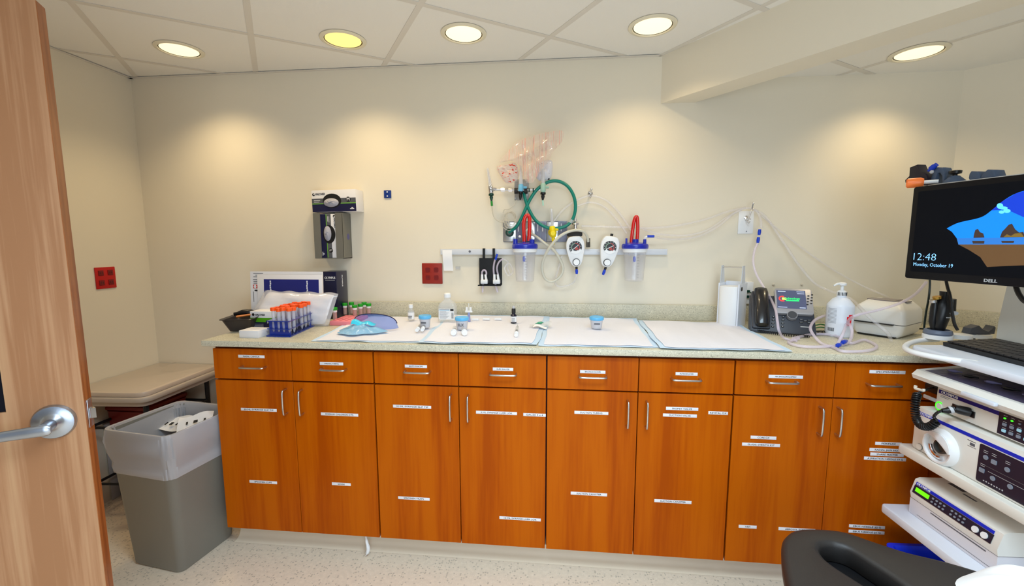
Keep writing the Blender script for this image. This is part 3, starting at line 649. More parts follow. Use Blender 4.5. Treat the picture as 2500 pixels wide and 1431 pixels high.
# ---- vacuum regulators
def regulator(cu,cv,ku,kv,label,w,tipu,tipv):
    y0=-.05; g=at(cu,cv,y=-.085); k=at(ku,kv,y=-.085); t=thing('vacuum_regulator',label,'regulator',(g.x,y0,g.z))
    dx=k.x-g.x; dz=k.z-g.z; ax=V((dx,0,dz)).normalized(); sx=V((-ax.z,0,ax.x)); M=frame(g,sx,-ax,-YV)
    L_=math.hypot(dx,dz)
    pts=[]; 
    for a,(hw,yy) in enumerate([(.018,.052),(.032,.045),(.042,.025),(.044,0),(.040,-.025),(.030,-L_+.005),(.020,-L_-.014),(.008,-L_-.022)]): pts.append((hw,yy))
    poly=[(x,y) for x,y in pts]+[(-x,y) for x,y in pts[::-1]]
    poly=[(p.x,p.y) for p in smooth([V((x,y,0)) for x,y in poly],3,True)]
    b=B(WHITE); b.prism(poly,-.045,0,M=M,bev=.006); b.build('housing',t)
    b=B(mat('gauge_black',(22,20,22),.4),mat('gauge_red',(176,66,60),.5),mat('gauge_green',(130,160,140),.5),WHITE)
    b.prism(ell(0,0,.0315,.0315,40),-.001,.004,3,M=M)
    def arc(r0,r1,a0,a1,m,z):
        P=[(r1*math.cos(a0+(a1-a0)*i/20),r1*math.sin(a0+(a1-a0)*i/20)) for i in range(21)]+[(r0*math.cos(a1-(a1-a0)*i/20),r0*math.sin(a1-(a1-a0)*i/20)) for i in range(21)]; b.prism(P,z,z+.0006,m,M=M)
    arc(.021,.0305,math.radians(-25),math.radians(220),0,.004); arc(.017,.0208,math.radians(-50),math.radians(95),1,.004); arc(.017,.0208,math.radians(96),math.radians(210),2,.004)
    b.prism(ell(0,0,.0168,.0168,30),.004,.0046,0,M=M); b.prism(ell(.004,-.006,.008,.007,16),.0046,.005,1,M=M)
    for i in range(9):
        a_=math.radians(-20+28*i); c_=V((.026*math.cos(a_),.026*math.sin(a_),0)); b.box((c_.x,c_.y,.0048),(.003,.003,.0005),3,M=M)
    Mn=M@Matrix.Rotation(math.radians(35),4,'Z'); b.box((0,0,.0055),(.036,.0024,.0006),3,M=Mn); b.build('gauge',t)
    b=B(BLACK,WHITE); Mk=M@Matrix.Translation((0,-L_,0)); b.prism(ell(0,0,.0175,.0175,28),-.002,.006,0,M=Mk); b.prism(ell(0,0,.0145,.0145,28),.006,.016,1,M=Mk); b.build('knob',t)
    b=B(BLACK,BLU); e=at(tipu,tipv,y=-.075); s_=g+ax*(L_+.022); s_.y=-.075; b.cyl(s_,s_+(e-s_)*.35,.006,n=10); b.tube([s_+(e-s_)*.3,s_+(e-s_)*.6,e],[.0045,.0075,.0055],12,m=1); b.build('hose_nipple',t)
    b=B(BLACKR); b.cyl(M@V((0,.045,-.02)),M@V((0,.065,-.02)),.007,n=10); b.build('top_stub',t)
    b=B(STEEL); b.b2((g.x-.02,-.045,g.z-.02),(g.x+.02,-.0225,g.z+.02)); b.build('wall_mount',t)
    return t
t=regulator(1405,604,1407,640,'white vacuum regulator with round gauge, left one under the chrome valve',0,1408,669)
b=B(BLACKR,CHROME); c=at(1403,570,y=-.05); b.box(c,(.072,.05,.03),0,M=None,bev=.006)
q=at(1405,545,y=-.05); b.lathe(V((q.x,-.05,c.z+.014)),[(.013,0),(.013,.012),(.008,.014),(.008,.024),(.016,.027),(.018,.034),(.012,.042),(.005,.045),(.006,.056)],n=18,m=1); b.build('adapter_valve',t)
b=B(mat('dark_metal',(110,108,102),.3,.9)); q=at(1436,582,y=-.05); z_=at(1436,604,y=-.05); b.cyl(q,z_,.010,n=8); b.build('hose_fitting',t)
regulator(1489,604,1482,641,'white vacuum regulator with round gauge, right one beside the second canister',0,1472,671)
b=B(BEI); pw=lambda u,v,y=-.07:at(u,v,y=y)
b.tube([V((S2[0],-.03,S2[1])),pw(1312,580,-.06),pw(1331,595,-.07),pw(1350,609,-.07),pw(1364,628,-.06),pw(1374,650,-.055),pw(1372,668,-.06),pw(1360,682,-.065),pw(1345,688,-.07),pw(1331,680,-.07),pw(1324,662,-.075),pw(1325,640,-.08),pw(1336,614,-.1),pw(1355,588,-.11),pw(1378,570,-.11),pw(1404,562,-.10),pw(1424,565,-.09),pw(1433,576,-.07),pw(1436,590,-.055)],.0066,12,sm=6); one(b,'vacuum_hose','beige vacuum hose hanging in a loop from the gas outlets to the regulator','hose')
# ---- black suction wand holder
t=thing('wand_holder','black metal bracket hanging from the rail with two white suction tips','holder',(1.24,-.03,1.1))
b=B(BLACK); a=at(1170,630,y=-.03); c=at(1226,694,y=-.03)
b.b2((a.x,-.033,c.z),(c.x,-.029,a.z)); b.b2((a.x+.001,-.085,c.z-.004),(c.x,-.029,c.z))
for x in (a.x+.024,a.x+.074): b.b2((x-.006,-.033,a.z-.002),(x+.006,-.029,1.262)); b.b2((x-.006,-.033,1.259),(x+.006,-.022,1.262))
b.build('bracket',t)
for k,(u,v0,ht) in enumerate(((1182,692,42),(1212,692,50))):
    p_=lambda uu,vv:at(uu,vv,y=-.06)
    tw=thing('suction_tip',['white suction tip with looped clear tube, left one in the black holder','white suction tip with blue cap on its tube, right one in the black holder'][k],'suction tip',tuple(p_(u,v0+20)),'suction tips in the black holder')
    b=B(WHITE); b.b2((p_(u-8,v0).x,-.072,p_(u,v0).z-.002),(p_(u+9,v0).x,-.048,p_(u,v0-9).z),bev=.003); b.tube([p_(u-5,v0-8),p_(u-5,v0-22)],[.007,.006],10); b.tube([p_(u+5,v0-8),p_(u+3,v0-22)],[.007,.0055],10); b.build('hub',tw)
    b=B(CLRT2)
    if k==0: b.tube([p_(1177,672),p_(1177,664),p_(1182,659),p_(1187,664),p_(1187,672)],.0045,8,sm=4)
    else: b.tube([p_(1206,672),p_(1205,655),p_(1207,640),p_(1210,632)],.0045,8,sm=4); b.tube([p_(1216,670),p_(1213,655),p_(1218,640),p_(1228,632)],.0042,8,sm=4)
    b.build('tube_loop',tw)
    if k==1: b=B(BLU); b.cyl(p_(1210,634),p_(1214,620),.0058,.0045,n=10); b.build('blue_cap',tw)
    b=B(CLRT2); b.cyl(p_(u-3,v0+2),p_(u-4 if k==0 else u+3,v0+22),.0065,.0045,n=10); b.build('tip_tube',tw)
# clear tubing dangling beside the left canister
def tubing(label,pts,r,m=None,k=6,cat='tubing',name='suction_tubing',n=10):
    b=B(m or CLRT); b.tube(pts,r,n,sm=k); return one(b,name,label,cat)
b=B(CLRT); b.tube([pw(1228,632,-.06),pw(1240,640,-.05),pw(1232,655,-.05),pw(1240,672,-.05),pw(1252,665,-.05),pw(1246,645,-.05),pw(1238,650,-.045),pw(1246,672,-.045)],.0042,8,sm=6); one(b,'suction_tubing','short clear tube curled between the black holder and the left canister','tubing')
b=B(CLRT); b.tube([pw(1408,669,-.075),pw(1400,690,-.05),pw(1370,700,-.04),pw(1355,690,-.04),pw(1362,660,-.04),pw(1372,625,-.035)],.0045,8,sm=6); one(b,'suction_tubing','clear tube hanging in a low loop from the left vacuum regulator','tubing')
# ---- hooks
def hook(u,v,label,y0,u2,v2,kind):
    c=at(u,v,y=y0); e=at(u2,v2,y=y0-.05); t=thing('wall_hook',label,'hook',tuple(c))
    b=B(CHROME); b.lathe(V((c.x,y0,c.z)),[(.012,0),(.012,.003),(.006,.006)],-YV,16,m=0); b.build('base',t)
    b=B(CHROME)
    b.tube([V((c.x,y0-.004,c.z)),V((c.x,y0-.02,c.z-.004)),(e+V((c.x,y0-.035,c.z)))*.5,e],.0035,8,sm=4); b.ball(e,.0055)
    b.tube([V((c.x,y0-.004,c.z-.004)),V((c.x,y0-.02,c.z-.024)),V((c.x,y0-.036,c.z-.02)),V((c.x,y0-.04,c.z-.006))],.003,8,sm=4); b.ball((c.x,y0-.04,c.z-.006),.0045); b.build('prong',t)
hook(1441,472,'small chrome hook on the wall right of the teal hose coil',0,1444,462,0)
t=thing('blank_wall_plate','white blank wall plate under the long chrome hook','wall plate',(2.47,0,1.33))
a=at(1804,515,y=-.005); c=at(1838,571,y=-.005); b=B(WHITE); b.b2((a.x,-.006,c.z),(c.x,-.0005,a.z),bev=.002); b.build('plate',t)
for v in (565,): q=at(1822,v,y=-.006); b=B(STEEL); b.cyl(q,q-YV*.002,.003,n=10); b.build('screw',t)
hook(1822,533,'long chrome hook standing out from the white blank wall plate',-.006,1839,496,1)
# ---- clear suction tubing across the wall
b=B(CLRT); b.tube([pw(1345,552,-.04),pw(1372,515,-.035),pw(1405,491,-.03),pw(1441,478,-.03),pw(1478,488,-.03),pw(1505,512,-.03),pw(1530,545,-.035),pw(1545,570,-.06),pw(1547,572,-.05)],.0055,10,sm=6); one(b,'suction_tubing','clear tube arching over the small hook down to the right canister','tubing')
b=B(CLRT); b.tube([pw(1400,507,-.03),pw(1440,494,-.025),pw(1475,505,-.025),pw(1505,535,-.03),pw(1530,570,-.04)],.005,10,sm=6); one(b,'suction_tubing','clear tube sagging just below the small hook, lower of the two arches','tubing')
b=B(CLRT); b.tube([pw(1420,552,-.035),pw(1500,554,-.03),pw(1580,557,-.03),pw(1650,551,-.03),pw(1720,536,-.03),pw(1775,517,-.03),pw(1820,507,-.035)],.0055,10,sm=6); one(b,'suction_tubing','straight clear tube crossing the wall between canister and the long hook, uppermost there','tubing')
b=B(CLRT); b.tube([pw(1597,577,-.085),pw(1620,583,-.06),pw(1660,584,-.04),pw(1710,575,-.035),pw(1757,550,-.035),pw(1790,522,-.035),pw(1822,508,-.04),pw(1845,514,-.04),pw(1857,535,-.045),pw(1858,556,-.05)],.0055,10,sm=6); one(b,'suction_tubing','clear tube from the right canister port over the long hook to blue connectors','tubing')
b=B(CLRT); b.tube([pw(1570,560,-.04),pw(1620,573,-.035),pw(1680,574,-.032),pw(1730,560,-.03),pw(1775,530,-.03),pw(1810,512,-.035)],.005,10,sm=6); one(b,'suction_tubing','clear tube sagging to the long hook between the other two wall tubes','tubing')
for kk,((u,v),(u2,v2)) in enumerate((((1855,560),(1853,574)),((1852,579),(1850,593)))):
    b=B(BLU); b.tube([pw(u,v,-.05),pw((u+u2)/2,(v+v2)/2,-.05),pw(u2,v2,-.05)],[.006,.0075,.006],12)
    one(b,'tube_connector',['upper blue connector on the clear tube below the long hook','lower blue connector on the clear tube below the long hook'][kk],'connector')

# ================================================================ PART 3: things on the worktop
def ct(u,v,z=CZ): return at(u,v,z=z)
def lift(p,z): q=p.copy(); q.z=z; return q
# underpads
PADB=mat('underpad_blue',(196,220,244),.55,bump=(90,.3)); PADW=mat('underpad_white',(226,226,236),.8,bump=(60,.5))
def pad(cs,label,seed,z0,inset=.020,hi=0):
    C_=[ct(u,v,CZ+z0) for u,v in cs]   # front-left, front-right, back-right, back-left
    for c in C_: c.y=min(max(c.y,-.63),-.045)
    RR=random.Random(seed); f=[RR.uniform(0,6) for _ in range(5)]
    def P(u,v,dz):
        p=(C_[0]*(1-u)+C_[1]*u)*(1-v)+(C_[3]*(1-u)+C_[2]*u)*v
        w=.0018+.0016*math.sin(u*11+f[0]+v*3)*math.sin(v*7+f[1])+.0012*math.sin(u*23+f[2])
        e=max(0,1-min(u,1-u,v,1-v)/.05)
        return V((p.x+.003*e*math.sin(v*14+f[4]),p.y+.003*e*math.sin(u*17+f[3]),p.z+max(.0004,w*(1-.3*e))+dz+hi*max(0,v-.85)*6*.02))
    t=thing('underpad',label,'pad',tuple(lift(C_[0],CZ)),'disposable underpads on the worktop')
    b=B(PADB); b.grid(lambda u,v:P(u,v,0),34,16); b.build('blue_backing',t,recalc=False)
    W_=(C_[1]-C_[0]).length; D_=(C_[3]-C_[0]).length; iu=inset/W_; iv=inset*.75/D_
    b=B(PADW); b.grid(lambda u,v:P(iu+u*(1-2*iu)+.004*math.sin(v*15+f[1]),iv+v*(1-2*iv)+.006*math.sin(u*16+f[2]),.0016+.001*math.sin(u*40+f[0])*math.sin(v*3)),34,16); b.build('white_absorbent_face',t,recalc=False)
pad([(757,834),(1052,838),(1102,775),(882,772)],'white underpad with blue edge under the blue face shield, leftmost',1,.001)
pad([(1020,838),(1312,842),(1340,772),(1092,770)],'white underpad with blue edge under the syringes and dropper bottle, second from left',2,.0045,hi=.6)
pad([(1315,845),(1612,850),(1555,783),(1335,768)],'white underpad with blue edge under the lone blue-lidded cup',3,.001,hi=.6)
pad([(1612,853),(1935,859),(1800,790),(1556,782)],'white empty underpad with blue edge in front of the white dispenser, rightmost',4,.0045)
PADZ=CZ+.0105
# dark tray with an orange marker
TR=mat('dark_tray',(56,50,48),.35)
t=thing('instrument_tray','small dark grey tray at the left end of the worktop','tray',tuple(ct(585,810)))
c=ct(588,806); M=frame((c.x,c.y+.02,CZ),V((1,.25,0)),V((-.25,1,0)))
b=B(TR); b.ring([[M@V((x,y,z)) for x,y in rrect(-w,-h,w,h,.02)] for w,h,z in ((.040,.055,.001),(.060,.075,.052),(.068,.083,.055),(.066,.081,.058),(.057,.072,.053),(.038,.052,.004))]); b.build('body',t)
b=B(mat('orange_marker',(214,120,30),.35)); p=M@V((-.02,-.02,.06)); q=M@V((.075,.03,.068)); b.cyl(p,q,.0045,n=8); one(b,'marker_pen','orange marker lying across the dark tray','pen')
b=B(BLACK); p=M@V((-.05,.03,.064)); q=M@V((.05,.045,.064)); b.tube([p,(p+q)/2+V((0,0,.006)),q],[.008,.014,.009],10,sm=3); one(b,'black_grip','black rubber grip lying in the dark tray','grip')
# small white box
t=thing('white_box','small white cardboard box in front of the dark tray and blue rack','box',tuple(ct(620,822)))
p=ct(584,825); q=ct(631,826); r=ct(655,815); L_=(q-p).length; M=frame(p,(q-p),V((-(q-p).y,(q-p).x,0)))
b=B(CARD); b.b2((0,.001,0),(L_,.075,.030),M=M,bev=.001); b.build('carton',t)
b=B(mat('pale_grey_print',(206,206,216),.6)); b.prism(ell(L_*.55,.035,.022,.010),.030,.0304,M=M); b.build('printed_oval',t)
# picture boards at the back
t=thing('notice_board','large white printed instruction board leaning behind the plastic package','board',(.31,-.25,CZ))
za=1.155
def bp(x,z,dy=0): return V((x,-.295+.03*(z-CZ)/.245+dy,z))
MB_=frame((.195,-.262,CZ+.001),XV,V((0,.06,1)))
b=B(CARD,INKG,RED,INK); b.b2((-.066,0,-.006),(.297,.246,0),M=MB_)
for k,(x0,x1,y) in enumerate(((-.05,.0,.235),(-.04,-.01,.227),(-.05,-.005,.219),(-.052,-.02,.205),(-.05,.0,.196),(-.05,-.01,.188))): b.b2((x0,y,0),(x1,y+.003,.0004),1,M=MB_)
b.b2((-.052,.165,0),(.0,.183,.0004),2,M=MB_); b.prism(ell(-.042,.174,.007,.008),.0004,.0007,0,M=MB_); b.b2((-.03,.17,.0004),(-.003,.178,.0007),0,M=MB_)
b.prism(ell(-.036,.155,.011,.004),0,.0004,3,M=MB_); b.b2((-.052,.10,0),(-.050,.15,.0004),3,M=MB_); b.build('printed_panel',t)
t=thing('display_folder','white framed folder with deep blue panel in front of the notice board','folder',(.33,-.27,CZ))
MB2=frame((.195,-.275,CZ+.001),XV,V((0,.06,1)))
b=B(CARD); b.b2((-.022,0,-.008),(.300,.232,0),M=MB2,bev=.001); b.build('cover',t)
b=B(mat('royal_blue',(22,32,118),.3),WHITE); b.b2((.012,.03,0),(.285,.210,.001),0,M=MB2)
for x in (.045,.228): 
    for k in range(6): b.box((x+.001*math.sin(k*2),.20-.010*k,.0012),(.006,.0085,.0006),1,M=MB2)
b.build('blue_panel',t)
t=thing('navy_box','tall navy box printed OLYMPUS standing upright against the backsplash','box',(.46,-.08,CZ))
p=ct(783,782); q=ct(822,782); NV=mat('deep_navy_card',(12,16,52),.3,coat=.2)
nx0=.412; nx1=.500; ny=-.135
b=B(NV,WHITE); b.b2((nx0,ny,CZ+.0005),(nx1,-.022,1.148),bev=.0015)
b.text('OLYMPUS',.016,frame(((nx0+nx1)/2+.011,ny-.0004,1.118),XV,ZV),1,wid=.056,bold=True); b.b2((nx0+.030,ny-.0008,1.106),(nx0+.080,ny-.0001,1.107),1)
b.text('OLYMPUS',.012,frame((nx1+.0004,-.075,1.10),-ZV,YV),1,wid=.06,bold=True); b.build('carton',t)
# glove carton lying on the worktop
t=thing('glove_box','small glove carton with green band lying behind the white box','glove box',(.36,-.42,CZ))
p=ct(613,803); dirx=V((1,.02,0)).normalized(); M=frame((p.x,p.y+.0,CZ+.001),dirx,V((-dirx.y,dirx.x,0)))
GR2=mat('bright_green_print',(88,168,20),.45)
b=B(CARD,NAVY,GR2,INK); w=.104; h=.078; b.b2((0,0,0),(w,.085,h),0,M=M,bev=.001)
b.b2((0,-.0006,0),(w,0,.030),1,M=M); b.b2((0,-.0006,.030),(w,0,.050),2,M=M); b.b2((w,0,0),(w+.0006,.085,.030),1,M=M); b.b2((w,0,.030),(w+.0006,.085,.050),2,M=M)
b.text('HALYARD',.012,M@frame((.048,-.0008,.063),XV,ZV),3,bold=True,wid=.045); b.prism(ell(0,0,.006,.006),0,.0006,3,M=M@frame((.015,-.0004,.064),XV,ZV,-YV))
for k in range(3): b.b2((.015,-.001,.020-.006*k),(.06,-.0006,.0215-.006*k),0,M=M)
b.prism(ell(0,0,.010,.010),0,.0006,1,M=M@frame((.082,-.0008,.030),XV,ZV,-YV)); b.text('S',.014,M@frame((.082,-.002,.030),XV,ZV),0,bold=True)
b.build('carton',t)
# plastic wrapped package
PKG=mat('wrapped_textile',(236,234,238),.6,bump=(40,.6)); WRAP=film('package_film',(244,242,246),.70,.1,.12)
t=thing('wrapped_package','white folded pack in crumpled clear plastic leaning behind the orange-capped tubes','package',(.36,-.3,CZ))
Pq=[V((.150,-.335,CZ+.002)),V((.545,-.315,CZ+.002)),V((.585,-.285,1.060)),V((.225,-.285,1.070))]
def pk(u,v,k,s_=1,am=.004):
    uu=.5+(u-.5)*s_; vv=.5+(v-.5)*s_
    p=(Pq[0]*(1-uu)+Pq[1]*uu)*(1-vv)+(Pq[3]*(1-uu)+Pq[2]*uu)*vv
    e=(max(0,(u*(1-u))*4)**.35)*(max(0,(v*(1-v))*4)**.35)
    return p+V((0,-k*(.026*e)+am*math.sin(u*19+v*7)*math.sin(v*15-u*5)*e,am*.5*math.sin(u*23)*(v>.9)))
b=B(PKG)
for k in (1,-.3): b.grid(lambda u,v:pk(u,v,k*.8,.9,.003),24,12)
b.build('folded_textile',t)
b=B(WRAP)
for k in (1.2,-.4): b.grid(lambda u,v:pk(u,v,k,1.0,.006),30,16)
b.build('clear_wrap',t)
# blue rack with orange capped tubes
RKB=film('blue_acrylic',(24,60,176),.35,.08,.25,tint=.6); TUB=film('clear_vial',(228,226,236),.62,.06,.2); ORC=mat('orange_cap',(255,88,8),.4)
p=ct(650,822); q=ct(709,824); r=ct(768,797)
ex=(q-p); Lx=ex.length; ex=ex.normalized(); ey=(r-q); Ly=min(ey.length,.25); ey=ey.normalized()
M=Matrix((ex,ey,ZV)).transposed().to_4x4(); M.translation=V((p.x,p.y,CZ+.0005))
t=thing('tube_rack','clear blue acrylic rack full of orange-capped tubes','rack',tuple(ct(700,812)))
b=B(RKB); b.b2((0,0,0),(Lx,Ly,.004),M=M); b.build('base',t)
for z in (.030,.062):
    b=B(RKB); b.b2((.004,.004,z),(Lx-.004,Ly-.004,z+.003),M=M); b.build('shelf',t)
b=B(RKB); b.b2((.006,.018,.004),(Lx-.006,.021,.064),M=M); b.build('front_wall',t)
for x in (.006,Lx-.010): b=B(RKB); b.b2((x,Ly-.03,.004),(x+.004,Ly-.02,.072),M=M); b.build('end_post',t)
nx,nyy=4,6; miss={(0,4),(1,5),(0,5),(3,2)}
i=0
for jy in range(nyy):
    for ix in range(nx):
        if (ix,jy) in miss: continue
        c=M@V((.026+(Lx-.038)*ix/(nx-1),.022+(Ly-.05)*jy/(nyy-1),.0)); 
        tilt=V((R.uniform(-.03,.03),R.uniform(-.03,.03),1)).normalized(); c=c+V((0,0,.008))
        tt_=thing('specimen_tube','clear specimen tube with orange screw cap standing in the blue rack','tube',tuple(c),'orange-capped tubes in the blue rack')
        rr=.0068; H=.098+R.uniform(-.002,.004)
        b=B(TUB); b.lathe(c,[(.0015,0),(rr*.9,.014),(rr,.02),(rr,H)],tilt,12); b.build('vial',tt_)
        b=B(ORC); b.lathe(c+tilt*(H-.003),[(.0108,0),(.0112,.002),(.0112,.0125),(.0100,.014)],tilt,16); b.build('cap',tt_)
# pink rack with green capped vials
PNK=mat('pink_foam',(242,140,150),.5); GRC=mat('green_cap',(20,160,30),.4); PKV=film('pinkish_vial',(222,186,180),.45,.08,.2,tint=.3)
t=thing('vial_rack','low pink rack with green-capped vials left of the blue face shield','rack',tuple(ct(835,788)))
p=ct(805,795); q=ct(866,792); M=frame((p.x,p.y,CZ+.0005),V((1,.03,0)),V((-.03,1,0)))
b=B(PNK,mat('pink_recess',(206,96,110),.6)); b.b2((0,0,0),(.115,.17,.020),M=M,bev=.002)
for ix in range(4):
    for iy in range(5): b.prism(ell(.016+.028*ix,.02+.032*iy,.0085,.0085,12),.0200,.0203,1,M=M)
b.build('block',t)
def vial(u,v,k,lab,zb=.015):
    c=at(u,v,z=CZ+.062); c.z=CZ+zb+.001; tt_=thing('specimen_vial',lab,'vial',tuple(c),'green-capped vials in the pink rack')
    b=B(PKV,WHITE); b.lathe(c,[(.008,0),(.0095,.003),(.0095,.045)],ZV,14); b.lathe(c,[(.0108,.036),(.0108,.047),(.0095,.047)],ZV,16,m=1,cap0=False,cap1=False); b.build('vial',tt_)
    b=B(GRC); b.lathe(c+ZV*.0455,[(.0125,0),(.0130,.002),(.0130,.012),(.0115,.0135)],ZV,20); b.build('cap',tt_)
vial(817,757,0,'green-capped vial standing alone at the front left corner of the pink rack')
for k,(u,v) in enumerate(((842,746),(858,744),(866,751),(880,748),(889,744),(900,747))): vial(u,v,k,'green-capped vial in the back rows of the pink rack')
# blue face shield and crumpled film
t=thing('face_shield','dark blue tinted curved eye shield standing on the left underpad','eye shield',tuple(ct(905,805)))
SH=film('blue_shield',(70,130,226),.62,.05,.25,tint=.45); SHD=mat('shield_frame',(40,34,74),.25)
c0=ct(905,806,PADZ)
def sh(u,v):
    a=math.pi*(.97-u*.94); x=.105*math.cos(a); yb=-.055*math.sin(a)
    z=(.0025+.062*(math.sin(a)**.55))*v+.003
    return V((c0.x+.005+x*(1-.08*v),c0.y+.045+yb*(1-.35*v),PADZ+z))
b=B(SH); b.grid(sh,40,12); b.build('visor',t,recalc=False)
b=B(SHD); b.tube([sh(i/24,1)+V((0,.001,.001)) for i in range(25)],.0022,6); b.build('rim',t)
b=B(mat('clear_blue_film',(150,206,242),.25,trans=.3,bump=(70,1.0))) 
CY=mat('cyan_film',(60,200,232),.3)
def cf(u,v):
    a=2*math.pi*u; r=v*(.098+.012*math.sin(a*3+1)+.006*math.sin(a*7)); x=r*1.02*math.cos(a); y=r*.62*math.sin(a)
    return V((c0.x-.028+x,c0.y-.040+y,PADZ+.002+.024*(1-v**2)+.006*math.sin(x*110)*math.sin(y*130+1)*(1-v)+.004*(1-v)))
b.grid(cf,48,14); one(b,'plastic_film','crumpled light blue plastic film lying in front of the eye shield','film',ang=25)
b=B(CY); b.grid(lambda u,v:V((c0.x-.065+.1*u,c0.y-.050+.028*v+.012*u,PADZ+.030+.020*math.sin(v*2.2)*(1-.8*u)+.004*math.sin(u*12))),14,8); b.build('folded_flap',t,recalc=False)
# bottles, cups, syringes
BOT=film('clear_bottle',(236,238,240),.72,.06,.15)
def cup(u,v0,v1,w,label,writing=None):
    base=ct(u,v1,PADZ); zt=at(u,v0,y=base.y).z; r=w/2; t=thing('specimen_cup',label,'cup',tuple(base),'blue-lidded specimen cups'); H=zt-base.z
    b=B(film('frosted_cup',(232,232,240),.5,.2,.15)); b.lathe(base,[(r*.70,0),(r*.74,.002),(r*.88,H-.012),(r*.86,H-.012),(r*.72,.004)],ZV,24,cap1=False); b.build('cup',t)
    b=B(mat('sky_lid',(98,182,232),.35)); b.lathe(base+ZV*(H-.014),[(r*.95,0),(r,.002),(r,.011),(r*.94,.014),(r*.85,.0145),(r*.8,.0125)],ZV,28); b.build('lid',t)
    if writing: b=B(INKG); b.text(writing,.016,frame(base+V((0,-r*.86,H*.42)),XV,ZV),0,bold=True); b.build('writing',t)
    else: b=B(INKG); b.box(base+V((0,-r*.86,H*.45)),(r*.8,.0006,.006)); b.build('writing',t)
cup(1038,770,799,.056,'specimen cup with blue lid behind the small syringes, leftmost')
cup(1128,774,804,.060,'specimen cup with blue lid and handwritten mark beside the white stand','SLX')
cup(1456,773,801,.062,'specimen cup with blue lid standing alone on the third underpad')
t=thing('small_bottle','small clear bottle with white cap near the backsplash','bottle',tuple(ct(1004,782,PADZ)))
c=ct(1004,782,PADZ); b=B(BOT); b.lathe(c,[(.014,0),(.0155,.002),(.0155,.046),(.008,.056),(.008,.060)],ZV,20); b.build('bottle',t)
b=B(PAPER,INK); b.lathe(c,[(.0157,.008),(.0157,.040)],ZV,20,cap0=False,cap1=False)
b.b2((c.x-.010,c.y-.0165,c.z+.021),(c.x+.010,c.y-.0158,c.z+.024),1)
for z_ in (.012,.016): b.b2((c.x-.008,c.y-.0162,c.z+z_),(c.x+.008,c.y-.0158,c.z+z_+.0018),1)
b.build('label',t)
b=B(WHITE); b.lathe(c+ZV*.060,[(.0105,0),(.0105,.016),(.0095,.017)],ZV,20); b.build('cap',t)
t=thing('saline_bottle','large clear square saline bottle with printed label near the backsplash','bottle',tuple(ct(1091,786,PADZ)))
c=ct(1091,786,PADZ); b=B(BOT); b.ring([[c+V((x,y+.02,z)) for x,y in rrect(-w,-d,w,d,min(w,d)*.35)] for w,d,z in ((.040,.024,.001),(.042,.026,.006),(.042,.026,.070),(.034,.022,.088),(.014,.012,.104),(.012,.011,.116))]); b.build('bottle',t)
b=B(PAPER,INKG,INK,mat('pale_blue_print',(150,190,214),.5)); b.b2((c.x-.036,c.y-.0075,c.z+.013),(c.x+.036,c.y-.0062,c.z+.064)); 
b.b2((c.x-.034,c.y-.0079,c.z+.055),(c.x+.016,c.y-.0074,c.z+.058),3); b.b2((c.x-.034,c.y-.0079,c.z+.060),(c.x+.016,c.y-.0074,c.z+.062),1); b.b2((c.x+.019,c.y-.0079,c.z+.053),(c.x+.035,c.y-.0074,c.z+.063),2)
for k in range(7): b.b2((c.x-.032,c.y-.0079,c.z+.018+k*.005),(c.x+.0+.006*(k%3),c.y-.0074,c.z+.0192+k*.005),1)
for k in range(8): b.b2((c.x+.024,c.y-.0079,c.z+.018+k*.0035),(c.x+.034,c.y-.0074,c.z+.0195+k*.0035),2)
b.build('label',t)
b=B(WHITE); b.lathe(c+V((0,.02,.114)),[(.0165,0),(.0165,.016),(.012,.021)],ZV,22); b.build('cap',t)
t=thing('needle_stand','upright blue vial with white two-pronged top between cup and caps','vial',tuple(ct(1145,784,PADZ)))
c=ct(1145,785,PADZ); b=B(mat('pale_violet_vial',(160,170,226),.3,trans=.3)); b.lathe(c,[(.007,0),(.008,.004),(.006,.034),(.004,.045)],ZV,14); b.build('vial',t)
b=B(WHITE); b.b2(tuple(c+V((-.017,-.006,.044))),tuple(c+V((.017,.006,.052))),bev=.001)
for x in (-.009,.009): b.b2(tuple(c+V((x-.0045,-.005,.052))),tuple(c+V((x+.0045,.005,.069))))
b.tube([c+V((0,0,.05)),c+V((0,0,.088))],.0012,6); b.build('pronged_top',t)
for k,u in enumerate((1160,1187,1216)):
    c=ct(u,781+ (0 if k else 1),PADZ); b=B(WHITE); b.b2(tuple(c+V((-.018,-.006,.0))),tuple(c+V((.018,.006,.010))),bev=.002); one(b,'flat_block','flat white plastic block, %s of three in a row by the backsplash'%('leftmost','middle one','rightmost')[k],'cap','white caps by the backsplash')
t=thing('dropper_bottle','small black bottle with black cap and white label near the backsplash','bottle',tuple(ct(1254,788,PADZ)))
c=ct(1254,788,PADZ); b=B(mat('black_glass',(12,14,40),.12)); b.lathe(c,[(.013,0),(.0145,.002),(.0145,.036),(.008,.042),(.008,.046)],ZV,22); b.build('bottle',t)
b=B(PAPER,INKG); b.lathe(c,[(.0147,.005),(.0147,.031)],ZV,22,cap0=False,cap1=False); 
for k in range(4): b.b2(tuple(c+V((-.008,-.0152,.009+k*.005))),tuple(c+V((.007,-.0146,.0105+k*.005))),1)
b.build('label',t)
b=B(BLACK,film('clear_cap',(220,220,230),.6)); b.lathe(c+ZV*.046,[(.0095,0),(.0095,.020),(.008,.0215)],ZV,18); b.lathe(c+ZV*.067,[(.007,0),(.006,.012)],ZV,14,m=1); b.build('cap',t)
